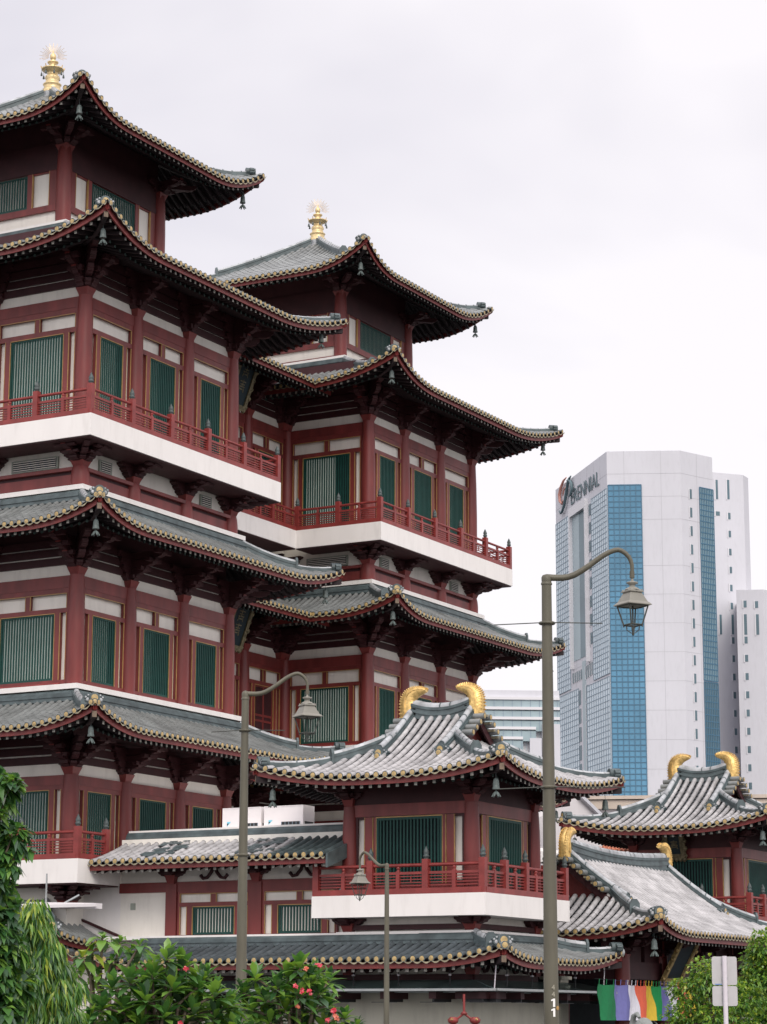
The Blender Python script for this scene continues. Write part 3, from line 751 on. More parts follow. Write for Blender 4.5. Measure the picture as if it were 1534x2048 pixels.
def hall():
    u0, u1, v0 = 84.9, 97.35, 59.75
    t = thing('temple_hall', 'shaded recessed temple wall between the two towers with a dark red door and white balcony', 'temple hall', (u0, v0, 0))
    L = u1-u0
    mb = MB(); mb.box(0, L, .13, 10, -1.6, 30.4, M_CREAM)
    for fl in (FL1, FL2, FL3): wall_bands(mb, 0, L, TF, fl['base'], fl['f0'], fl['f1'], fl['top'])
    mb.box(0, L, -.12, .1, 20.57, 20.98, M_RED); mb.box(0, L, -.24, .1, 21.12, 21.26, M_RED); mb.box(0, L, -.5, 0, 12.42, 12.62, M_WHITE); mb.box(0, L, -.5, 0, 20.26, 20.45, M_WHITE)
    ob('wall', mb.mesh('hall_wall', ZO), t)
    for fl in (FL1, FL2, FL3):
        h = fl['f1']-fl['base']; zb = fl['base']; H = fl['top']-fl['f1']+.15
        for x in (3.75, 8.7): ob('column', CACHE[('column', round(h, 2))], t, (x, 0, zb+ZO)); ob('bracket', CACHE[('bracket', round(H, 2))], t, (x, 0, fl['f1']+ZO))
        ob('bracket', CACHE[('bracket', round(H, 2))], t, (L-.5, 0, fl['f1']+ZO))
        a = (fl['sill']-zb, fl['wt']-zb, fl['p0']-zb, fl['p1']-zb, fl['f0']-zb)
        for c, bw in ((1.9, 3.1), (6.22, 4.3), (10.5, 3.0)):
            if zb == FL2['base'] and c > 9: door(t, (c, -.02, zb+ZO), 0, bw, *a[1:])
            else: window(t, (c, -.02, zb+ZO), 0, bw, *a, 2, 1)
    for k, (ze, zt) in enumerate(((10.6, 11.98), (18.42, 19.84), (29.68, 32.0))):
        S = Side((0, -3.5), (10.9, -3.5), 3.3 if k < 2 else 5, .01, .01, ze, zt, 0, 0)
        mb = MB(); slope_tiles(mb, S); 
        p0 = S.P(.1, S.W); p1 = S.P(S.L-.1, S.W); ridge(mb, [p0, p1], .42, .24, 4, M_RIDGE, False)
        r = ob('tiled_roof', mb.mesh('hall_roof', ZO), t)
        mb = MB(); slope_under(mb, S, 3.1); ob('rafters', mb.mesh('hall_rafters', ZO), r)
    mb = MB(); mb.box(.1, 10.84, -1.55, 0, 22.06, 22.93, M_WHITE); mb.box(.1, 10.84, -1.5, 0, 22.01, 22.056, M_DRED); b = ob('balcony', mb.mesh('hall_balcony', ZO), t)  # dark underside sheet paints in the shade below the slab
    railing(b, (.2, -1.42), (10.97, -1.42), 22.93, 5, (True, False))
hall()

# ------------------------------------------------------------------ corner pavilions
def pavilion(u, v, label):
    """square two-storey pavilion centred on (u,v)"""
    t = thing('corner_pavilion', label, 'pavilion', (u, v, 0), 0, 'corner pavilions flanking the temple gate')
    h = 2.45
    mb = MB()
    mb.box(-h+.08, h-.08, -h+.08, h-.08, -1.6, 8.6, M_CREAM)
    Ts = (lambda x, o, z: (x, -h-o, z), lambda x, o, z: (-h-o, x, z), lambda x, o, z: (h+o, x, z), lambda x, o, z: (x, h+o, z))
    for T in Ts:
        mb.box(-h, h, -.05, .08, 7.12, 7.55, M_RED, T); mb.box(-h, h, -.05, .04, 7.55, 8.6, M_DRED, T); mb.box(-h, h, -.05, .1, 4.35, 4.7, M_RED, T)
        mb.box(-h-.1, h+.1, -.05, .16, 3.12, 3.3, M_DRED, T)
        mb.box(-h-.35, h+.35, -.05, .36, 2.96, 3.06, M_WHITE, T)
        mb.box(-h, h, -.05, .03, -1.6, 1.25, M_WALL, T); mb.box(-h-.05, h+.05, -.05, .14, 1.28, 1.58, M_DRED, T)
        for x in (-1.2, 1.2):                 # carved frog-leg struts
            for sg in (-1, 1):
                mb.tube([Vector(T(x+sg*q[0], .08, 1.6+q[1])) for q in ((.05, .5), (.12, .3), (.3, .1), (.5, .08), (.62, .2))], .07, M_DRED, 6)
    ob('wall', mb.mesh('pavilion_wall', ZO), t)
    cm = cached('pavilion_column', lambda: column_mesh(3.2, .28)); bm = cached('pavilion_bracket', lambda: bracket_mesh(.95, 1.5, 3, True, .28)); bm2 = cached('pavilion_low_bracket', lambda: bracket_mesh(.55, .8, 1, True, .3))
    for x, y, rz in ((-h, -h, 0), (h, -h, PI/2), (-h, h, LF), (h, h, PI)):
        ob('column', cm, t, (x, y, 4.3+ZO)); ob('corner_bracket', bm, t, (x, y, 7.5+ZO), rz); ob('corner_bracket', bm2, t, (x, y, 3.05+ZO), rz); ob('corner_bracket', bm2, t, (x, y, 1.58+ZO), rz)
    def wf():
        mb = MB()
        for sg in (-1, 1):
            for a, b in ((1.32, 1.44), (1.5, 1.8)):
                x = sorted((sg*a, sg*b)); mb.box(x[0], x[1], -.09, .02, 0, 2.4, M_RED)
            for xx in (1.33, 1.47, 1.81): mb.box(sg*xx-.014, sg*xx+.014, -.1, -.05, 0, 2.4, M_TRIM)
            x = sorted((sg*2.1, sg*2.3)); mb.box(x[0], x[1], -.06, .02, 0, 2.4, M_DRED)
        mb.box(-1.32, 1.32, -.1, -.05, 2.36, 2.4, M_TRIM); mb.box(-2.3, 2.3, -.04, .015, 2.33, 2.41, M_DRED); mb.box(-2.3, 2.3, -.04, .015, -.0, .12, M_DRED); return mb
    for loc, rz in (((0, -h, 4.7+ZO), 0), ((-h, 0, 4.7+ZO), LF)):
        f = ob('window', cached('pavilion_window', wf), t, loc, rz)
        ob('grille', cached(('grille', 1.32, 2.36), lambda: grille_mesh(1.32, 2.36)), f, (0, -.1, 0)); ob('curtain', cached(('curtain', 1.32, 2.36, 1), lambda: curtain_mesh(1.32, 2.36, 1)), f, (0, -.02, 0))
    s = 3.45
    mb = MB()
    for a in ((-s, s, -s, -h+.1), (-s, s, h-.1, s), (-s, -h+.1, -h+.1, h-.1), (h-.1, s, -h+.1, h-.1)): mb.box(*a, 3.54, 4.3, M_WHITE)
    b = ob('balcony', mb.mesh('pavilion_balcony', ZO), t); i_ = s-.13
    railing(b, (-i_, -i_), (i_, -i_), 4.3, 4); railing(b, (-i_, i_), (-i_, -i_), 4.3, 3, (True, False)); railing(b, (i_, -i_), (i_, i_), 4.3, 3, (False, True))
    gable_roof(t, (0, 0), 4.82, 4.92, 1.3, 8.32, 10.95, .55, .2, 'y', M_TILEP, M_PAN, ('pav', 1), a=.42, reach=2.6, rh=.45)
    def dk(x): return M_TILE
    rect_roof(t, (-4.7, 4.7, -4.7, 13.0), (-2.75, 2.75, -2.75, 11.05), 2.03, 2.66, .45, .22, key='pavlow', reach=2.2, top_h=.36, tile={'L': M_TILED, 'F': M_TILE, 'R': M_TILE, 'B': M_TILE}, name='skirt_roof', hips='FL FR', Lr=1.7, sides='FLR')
    return t
PU, PV = 77.25, 40.6
pav = pavilion(PU, PV, 'square corner pavilion in front of the towers with red railing, white balcony and gilded tails')
# lower glass canopy round the corner pavilion
mb = MB()
for T in (lambda x, o, z: (x, -2.45-o, z), lambda x, o, z: (-2.45-o, x, z)):
    mb.prism([(-4.3, 1.9), (-2.5, .1), (2.5, .1), (6.2 if T(1, 0, 0)[0] > -2 else 9.5, .1), (6.2 if T(1, 0, 0)[0] > -2 else 9.5, 1.9)], lambda a, b, c, T=T: T(a, b, c+.38*(1.9-b)/1.8), .98, 1.01, M_GLASS)
can = ob('glass_canopy', mb.mesh('glass_canopy', ZO), pav)
mb = MB()
for T, n in ((lambda x, o, z: (x, -2.45-o, z), 6.2), (lambda x, o, z: (-2.45-o, x, z), 9.4)):
    x = -3.6
    while x < n:
        mb.box(x-.14, x+.14, .0, 1.55, .72, .96, M_DRED, T); mb.box(x-.03, x+.03, .2, 1.5, .62, .74, M_BLK, T); mb.box(x-.5, x+.5, 1.48, 1.51, .6, .62, M_BLK, T); x += 1.9
    mb.box(-4.3, n, 1.86, 1.92, .98, 1.06, M_STEEL, T); mb.box(-3.5, n, 1.0, 1.03, .93, .99, M_STEEL, T)
    for x in (-2.2, -.2, 1.6, 3.4): mb.tube([T(x, 1.2, 1.05), T(x, 1.2, 2.0)], .022, M_BLK, 5); mb.lathe(T(x, 1.2, 1.5), [(.05,0),(.07,.03),(.05,.06)], M_POSTW, 6)
mb.tube([(-4.3, -4.3, 2.0), (-4.28, -4.2, 1.0)], .02, M_POSTW, 5); mb.tube([(4.4, -4.4, 2.1), (4.4, -4.3, .7)], .02, M_POSTW, 5)
ob('canopy_frame', mb.mesh('canopy_frame', ZO), can)
SHIFT = 25.8
pav2 = copy_tree(pav); pav2.location = (PU+SHIFT, PV, 0)
pav2['label'] = 'far corner pavilion at the right edge with dark open upper storey, behind the gate roof'
for ch in list(pav2.children):
    if ch.name.startswith('glass_canopy'):
        for c in list(ch.children): bpy.data.objects.remove(c)
        bpy.data.objects.remove(ch)

# ------------------------------------------------------------------ gallery wing between tower and pavilion
def gallery():
    u, va, vb = 75.3, 43.05, 53.4              # wall plane, right end, left end
    t = thing('gallery_wing', 'low gallery wing with partly bleached tile roof between the near tower and the corner pavilion', 'building wing', (u, va, 0))
    L = vb-va; T = lambda x, o, z: (-o, x, z)
    mb = MB()
    mb.box(0, 14, 0, L, -1.6, 6.7, M_CREAM); mb.box(0, 2.2, L, L+6, -1.6, 4.97, M_WHITE)
    mb.box(.3, 21, .0, L-.1, 6.85, 7.05, M_WHITE); mb.box(0, 20, -.5, 0, 6.4, 6.85, M_WHITE)
    mb.box(0, L, 0, .1, 4.68, 5.05, M_RED, T); mb.box(-3.0, L+.1, 0, .9, 2.9, 3.03, M_WHITE, T)
    # sloping moulding where the low roof runs into the white wall
    mb.prism([(L-.1, 3.0), (L+2.7, 4.02), (L+2.7, 4.12), (L-.1, 3.1)], lambda a, b, c: T(a, c, b), .0, .1, M_DRED)
    mb.box(L-.7, L-.5, .0, .05, 4.05, 4.3, M_VENT, T)
    ob('wall', mb.mesh('gallery_wall', ZO), t)
    cm = MB(); cm.box(-.24, .24, -.1, .1, 0, 1.95, M_RED); cme = cm.mesh('flat_column'); bme = bracket_mesh(.65, .7, 2, False, .26).mesh('gallery_bracket')
    for y in (4.2, 7.95): ob('flat_column', cme, t, (-.05, y, 3.03+ZO), LF); ob('bracket', bme, t, (-.05, y, 5.0+ZO), LF)
    for y in (2.2, 6.1):
        mb = MB()
        for sg in (-1, 1): mb.tube([(sg*q[0], -.06, q[1]) for q in ((.04, .55), (.12, .35), (.3, .15), (.48, .12), (.6, .25))], .065, M_DRED, 6)
        ob('carved_strut', mb.mesh('carved_strut'), t, (0, y, 5.03+ZO), LF)
    window(t, (-.03, 6.08, 3.03+ZO), LF, 3.2, .05, 1.1, 1.25, 1.58, 1.66, 2, 1); window(t, (-.03, 2.35, 3.03+ZO), LF, 3.2, .05, 1.1, 1.25, 1.58, 1.66, 2, 1)
    S = Side((-2.15, L+.0), (-2.15, .05), 2.55, .001, .001, 5.72, 6.62, 0, 0, .7)
    def tl(f):
        return M_RIDGE if f > .76 else (M_TILEP if f > .1 else M_TILEP)
    mb = MB(); slope_tiles(mb, S, tl, M_PAN)
    p0 = S.P(.05, S.W, -.05); p1 = S.P(S.L, S.W, -.05); ridge(mb, [p0, p1], .42, .24, 4, M_RIDGE, False)
    mb.loft([[S.P(x, s_, z) for x, z in ((S.L, .05), (S.L+.08, .05), (S.L+.08, -.45), (S.L, -.45))] for s_ in (0, 1.2, 2.5)], M_RIDGE, False)
    # slipped dark pan tiles lying over the rows
    for (f0, f1) in ((.2, .33), (.62, .74)):
        for i in range(30):
            f = f0+(f1-f0)*rnd(); x = f*S.L; s_ = .35+1.9*rnd(); q = S.P(x, s_, .13)
            mb.box(-.15, .15, -.1, .1, 0, .02, M_RIDGE, lambda a, b, c, q=q: (q.x+b, q.y+a, q.z+c+b*.35))
    r = ob('tiled_roof', mb.mesh('gallery_roof', ZO), t); mb = MB(); slope_under(mb, S, 2.1, False); ob('rafters', mb.mesh('gallery_rafters', ZO), r)
    mb = MB(); mb.box(0, L, 0, .06, -1.6, 1.2, M_WALL, T); mb.box(-3, L, .02, .16, 1.28, 1.58, M_DRED, T); ob('lower_wall', mb.mesh('gallery_lower_wall', ZO), t)
    # the small hipped porch roof at the left foot of the wing
    rect_roof(t, (-3.6, 3.6, L+.5, L+8), (-.9, .9, L+2.8, L+5.7), 2.8, 4.2, .4, .15, key='porch', reach=2, top_h=.4, name='porch_roof', hips='FL', sides='FL')
    mb = MB(); mb.box(-2.4, 0, L+1.9, L+7, -1.6, 3.0, M_DRED); ob('porch_wall', mb.mesh('porch_wall', ZO), t)
gallery()

# ------------------------------------------------------------------ gate hall between the pavilions
def gate():
    u, v = 90.15, 39.3
    t = thing('gate_hall', 'broad gate hall with a sweeping pale tiled roof between the two pavilions', 'gate hall', (u, v, 0))
    mb = MB()
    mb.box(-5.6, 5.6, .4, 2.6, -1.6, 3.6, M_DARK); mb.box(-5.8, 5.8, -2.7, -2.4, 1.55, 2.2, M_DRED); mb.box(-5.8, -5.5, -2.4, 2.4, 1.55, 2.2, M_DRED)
    mb.box(-5.9, 5.9, -2.75, 2.6, 3.05, 3.6, M_DRED); mb.box(-10.3, -8.3, -1.1, -.8, -1.6, .9, M_WALL); mb.box(-8.3, -7.6, -1.2, -.5, -1.6, 1.5, M_WALL); mb.box(-8.4, -7.5, -1.3, -.4, 1.5, 1.62, M_WALL)
    for x in (-5.65, -1.9, 1.9, 5.65): mb.box(x-1.7, x+1.7, -2.6, -2.45, 2.2, 3.05, M_DRED)
    ob('wall', mb.mesh('gate_wall', ZO), t)
    cm = column_mesh(4.65, .3).mesh('gate_column'); bm = bracket_mesh(1.1, 1.9, 3, False, .3).mesh('gate_bracket'); bc = bracket_mesh(1.1, 1.9, 3, True, .3).mesh('gate_corner_bracket')
    for x in (-5.65, -1.9, 1.9, 5.65): ob('column', cm, t, (x, -2.55, -1.6+ZO)); 
    for x in (-1.9, 1.9): ob('bracket', bm, t, (x, -2.55, 2.2+ZO))
    for y in (0, 2.4): ob('column', cm, t, (-5.65, y, -1.6+ZO)); ob('bracket', bm, t, (-5.65, y, 2.2+ZO), LF)
    ob('corner_bracket', bc, t, (-5.65, -2.55, 2.2+ZO)); ob('corner_bracket', bc, t, (5.65, -2.55, 2.2+ZO), PI/2)
    gable_roof(t, (0, 0), 8.1, 5.1, 5.0, 3.22, 6.25, .55, .2, 'x', M_TILEP, M_PAN, ('gate', 1), a=.5, reach=2.6, rh=.5)
gate()

# ------------------------------------------------------------------ wind bells
def bell_mesh():
    mb = MB(); mb.tube([(0,0,.0), (0,0,-.34)], .014, M_BRONZE, 5)
    mb.lathe((0,0,-.9), [(.2,0),(.205,.05),(.175,.14),(.16,.4),(.12,.5),(.04,.56)], M_VERD, 10)
    mb.tube([(0,0,-.9), (0,0,-1.0)], .03, M_BRONZE, 5)
    for k in range(6):
        a = 2*PI*k/6
        mb.tube([(0,0,-1.0), (.11*math.cos(a), .11*math.sin(a), -1.1), (.23*math.cos(a), .23*math.sin(a), -1.26)], .05, M_VERD, 5, rs=[.05, .06, .035])
    return mb
BELL = bell_mesh(); BELL.v = [(x*.64, y*.64, z*.7) for x, y, z in BELL.v]; BELL = BELL.mesh('wind_bell')
def bell(x, y, z, label): ob('wind_bell', BELL, None, (x, y, z+ZO), 0, label, 'wind bell', 'bronze wind bells under the roof corners')
ordn = {1: 'lowest', 2: 'second', 3: 'third', 4: 'topmost'}
for (u, v), nm in ((T1, 'near left tower'), (T2, 'farther tower')):
    for k, (x0, x1, y0, z) in {1: (-3.65, 14.45, -3.65, 11.36), 2: (-3.5, 14.3, -3.5, 19.16), 3: (-3.3, 14.1, -3.3, 30.66), 4: (-1.2, 12.0, -.4, 37.0)}.items():
        bell(u+x0+.45, v+y0+.45, z-.6, 'bronze wind bell under the front corner of the %s roof of the %s' % (ordn[k], nm))
        bell(u+x1-.45, v+y0+.45, z-.6, 'bronze wind bell under the right tip of the %s roof of the %s' % (ordn[k], nm))
for u, nm in ((PU, 'corner pavilion in front'), (PU+SHIFT, 'far right pavilion')):
    bell(u-4.55, PV-4.45, 8.3, 'bronze wind bell under the front roof corner of the %s' % nm)
    bell(u+4.55, PV-4.45, 8.3, 'bronze wind bell under the right roof tip of the %s' % nm)
    bell(u-4.55, PV+4.45, 8.3, 'bronze wind bell under the left roof tip of the %s' % nm)
bell(90.15-7.75, 39.3-4.75, 3.2, 'bronze wind bell under the near corner of the gate roof')

# ------------------------------------------------------------------ small things on the temple
def ac(u, v, label):
    t = thing('air_conditioner', label, 'air conditioner', (u, v, 7.05+ZO), 0, 'air conditioning units on the gallery roof')
    mb = MB(); mb.box(0, .8, 0, 1.72, .0, .8, M_AC)
    for y in (0, 1.68): mb.box(-.02, 0, y, y+.04, 0, .8, M_AC)
    mb.box(-.015, 0, 0, 1.72, .77, .8, M_AC); ob('casing', mb.mesh('casing'), t)
    mb = MB(); mb.box(-.012, .02, .15, .95, .03, .2, M_BLK); mb.box(.1, .7, -.012, .02, .03, .2, M_BLK)
    for i in range(6): mb.box(-.018, .0, .15+.16*i-.01, .15+.16*i+.01, .03, .2, M_MUL)
    ob('vent_grille', mb.mesh('vent_grille'), t)
    mb = MB(); TT = lambda y, z, c: (-.004-c, y, z)
    mb.prism([(1.52, .1), (1.34, .28), (1.52, .28)], TT, 0, .003, mat('badge_blue', (.2, .6, .75), .5, var=0)); mb.prism([(1.52, .13), (1.43, .22), (1.52, .22)], TT, .003, .005, M_BLK)
    ob('badge', mb.mesh('badge'), t)
ac(76.5, 47.9, 'white air conditioner on the gallery roof, half behind the lamp post')
ac(76.5, 46.05, 'white air conditioner on the gallery roof, nearer the pavilion and clear of the post')

def plaque(loc, rz, wd, h, tilt, label, strokes, M_FRAME=None):
    M_FRAME = M_FRAME or M_FRAME_
    t = thing('plaque', label, 'plaque', loc, rz)
    Tt = lambda x, y, z: (x, y*math.cos(tilt)-z*math.sin(tilt), z*math.cos(tilt)+y*math.sin(tilt))
    mb = MB()
    for a in ((-wd, -wd+.22, -h, h), (wd-.22, wd, -h, h), (-wd+.22, wd-.22, -h, -h+.24), (-wd+.22, wd-.22, h-.24, h)):
        mb.box(a[0], a[1], -.1, .04, a[2], a[3], M_FRAME, Tt)
    for k in range(22):                      # carved lumps on the frame
        e = k/22*4; sd_ = int(e); f = (e-sd_)*2-1
        x, z = ((f*wd, h), (wd, f*h), (f*wd, -h), (-wd, f*h))[sd_]; r = .07+.05*rnd()
        mb.lathe(Tt(x, -.06, z), [(r*.4,-r),(r,-.3*r),(r,.3*r),(r*.4,r)], M_FRAME, 6)
    ob('frame', mb.mesh('plaque_frame'), t)
    mb = MB(); mb.box(-wd+.2, wd-.2, -.03, .03, -h+.2, h-.2, M_PLQ, Tt); ob('panel', mb.mesh('plaque_panel'), t)
    if strokes:
        mb = MB()
        for cx, cz, s in strokes:
            for x0, z0, x1, z1 in ((-.8,.7,.8,.7), (0,1,0,-.1), (-.6,.25,.6,.25), (-.8,-.1,.8,-.1), (-.5,-.1,-.7,-.9), (.5,-.1,.7,-.9), (-.4,-.5,.4,-.5)):
                a = Vector((cx+x0*s, cz+z0*s)); b = Vector((cx+x1*s, cz+z1*s)); d = (b-a).normalized()*.5; n = Vector((-d.y, d.x))*.05
                mb.prism([tuple(a+n), tuple(a-n), tuple(b-n), tuple(b+n)], lambda p, q, c: Tt(p, c, q), -.045, -.03, M_FRAME)
        ob('lettering', mb.mesh('plaque_lettering'), t)
M_FRAME_ = mat('old_gilt_carving', (.17, .145, .085), .5, metal=.3, var=.5, vs_=7); M_PLQ = mat('plaque_blue_black', (.008, .022, .03), .5, var=.2)
plaque((90.35, 57.95, 28.9+ZO), 0, .8, 1.2, .35, 'blue plaque in a carved gilt frame hanging between the towers under the third roof', [(0, .6, .3), (0, -.1, .3)])
plaque((90.3, 57.95, 17.5+ZO), 0, .8, 1.1, .35, 'dim carved plaque hanging between the towers under the second roof', [(0, .5, .3), (0, -.15, .3)])
plaque((PU+SHIFT-2.9, PV+.35, 7.95+ZO), LF, .5, .9, .3, 'tilted vertical plaque with Chinese characters under the eaves of the far right pavilion', [(0, .3, .2), (0, -.25, .2)])
plaque((88.6, 36.0, 2.45+ZO), 0, .95, 1.15, .5, 'carved gilt and blue plaque under the front eaves of the gate', [], mat('bright_gilt_carving', (.42, .31, .13), .45, metal=.3, var=.5, vs_=7))

# banner of the gate: five colours twice over
def banner():
    cols = [('green', (.01, .17, .06)), ('violet', (.17, .17, .42)), ('white', (.74, .73, .8)), ('orange_red', (.80, .15, .08)), ('yellow', (.72, .50, .05)), ('green', (.01, .27, .07)), ('violet', (.15, .15, .38)), ('white', (.7, .7, .75)), ('orange_red', (.65, .12, .07)), ('yellow', (.7, .5, .05))]
    t = thing('banner', 'striped violet, white, orange, yellow and green banner hung across the gate', 'banner', (80.9, 36.15, 0))
    xs = [0, 1.45, 2.6, 3.5, 4.3, 5.05, 5.75, 6.6, 7.5, 8.4, 9.3]
    for k, (nm, c) in enumerate(cols):
        mb = MB(); m = mat('banner_'+nm, c, .75, var=.06, vs_=6)
        x0, x1 = xs[k], xs[k+1]; rows = []
        for j in range(9):
            z = 1.32-1.3*j/8; lean = .32*j/8
            rows.append([(x0+(x1-x0)*i/10+lean, .07*math.sin((x0+(x1-x0)*i/10)*4.1+j*.35)+.03*math.sin(i*1.9+j), z+.035*math.sin((i/10)*PI)*(-1 if j == 0 else 0)) for i in range(11)])
        mb.grid(rows, m); mb.grid([[(a, b+.008, c_) for a, b, c_ in r] for r in reversed(rows)], m)
        for x in (x0+.08, (x0+x1)/2, x1-.08): mb.tube([(x, 0, 1.3), (x, -.02, 1.5)], .018, m, 4)
        ob('cloth_stripe', mb.mesh('cloth_'+nm, ZO), t)
    mb = MB(); mb.tube([(-.3, 0, 1.5), (3.9, 0, 1.43), (8, 0, 1.45), (9.6, 0, 1.5)], .012, M_BLK, 4); ob('cord', mb.mesh('cord', ZO), t)
banner()

# stone elephant by the gate
def elephant(loc, rz):
    M = mat('grey_stone', (.22, .235, .225), .7, var=.2, vs_=6, bump=.3); MT = mat('ivory_paint', (.7, .62, .45), .5, var=.1)
    t = thing('elephant_statue', 'grey stone elephant statue with pale tusks and raised trunk before the gate', 'statue', loc, rz)
    mb = MB()
    def ell(c, r, n=10):
        rings = []
        for i in range(n+1):
            a = -PI/2+PI*i/n; rings.append([(c[0]+max(1e-3, math.cos(a))*r[0]*math.cos(b), c[1]+max(1e-3, math.cos(a))*r[1]*math.sin(b), c[2]+math.sin(a)*r[2]) for b in [2*PI*k/14 for k in range(14)]])
        mb.loft(rings, M)
    ell((.55, 0, 1.0), (.72, .42, .48)); ell((-.25, 0, 1.35), (.36, .3, .36))
    for x in (.1, 1.0):
        for y in (-.25, .25): mb.tube([(x, y, 1.0), (x, y, .5), (x-.02, y, 0)], .15, M, 10, rs=[.19, .15, .16])
    mb.tube([(-.5, 0, 1.3), (-.72, 0, 1.1), (-.9, 0, 1.2), (-.95, 0, 1.5), (-.85, 0, 1.75), (-.65, 0, 1.82), (-.52, 0, 1.7)], .1, M, 8, rs=[.17, .14, .11, .1, .085, .07, .05])
    ob('body', mb.mesh('elephant_body'), t)
    for sg in (-1, 1):
        mb = MB(); mb.grid([[(-.1+.1*i, sg*(.26+.1*j+.03*i), 1.62-.14*j-.05*i*i+.02*j*i) for i in range(4)] for j in range(4)], M); mb.grid([[(-.08+.1*i, sg*(.24+.1*j+.03*i), 1.62-.14*j-.05*i*i+.02*j*i) for i in range(4)] for j in range(4)], M)
        ob('ear', mb.mesh('ear'), t)
        mb = MB(); mb.tube([(-.42, sg*.14, 1.16), (-.62, sg*.2, .98), (-.85, sg*.22, .95)], .05, MT, 7, rs=[.055, .045, .015]); ob('tusk', mb.mesh('tusk'), t)
p = at(1296, 2040, 76); elephant((p.x, p.y, 0), -2.2)

# hanging red ornament and pipe gutter
mb = MB(); c = M_RAIL
mb.tube([(0,0,0), (0,0,-.62)], .045, c, 6); mb.lathe((0,0,-.68), [(.05,0),(.13,.05),(.05,.12)], c, 8)
for sg in (-1, 1):
    mb.tube([(0,0,-.62), (sg*.16,0,-.75), (sg*.3,0,-.83)], .04, c, 6)
    mb.lathe((sg*.36,0,-.98), [(.06,0),(.15,.05),(.19,.15),(.1,.24)], c, 8); mb.tube([(sg*.34, -.1, -.86), (sg*.42, -.16, -.8)], .05, M_TRIM, 5)
p = at(928, 1998, 80.2); ob('spotlight_fitting', mb.mesh('spotlight_fitting'), None, (p.x, p.y, 2.45), -PI/2+YAW, 'small red twin-headed fitting hanging below the glass canopy', 'light fitting')
mb = MB(); mb.prism([(-2.2, .05), (2.3, -.1), (2.3, -.28), (-2.2, -.13)], lambda a, b, c: (c, -a, b), -.2, .2, M_HOUSE); mb.box(-.28, -.2, -2.4, 2.2, -.22, -.12, M_HOUSE); mb.tube([(-.2, -.3, -.3), (-.2, -.3, .9)], .03, M_STEEL, 5); mb.tube([(0, -.6, -.2), (1.2, -.6, .25)], .04, M_STEEL, 5)
p = at(40, 1800, 80); ob('awning_gutter', mb.mesh('awning_gutter'), None, (p.x+1.2, p.y, p.z), 0, 'white gutter of an awning under the lowest balcony of the near tower', 'gutter')

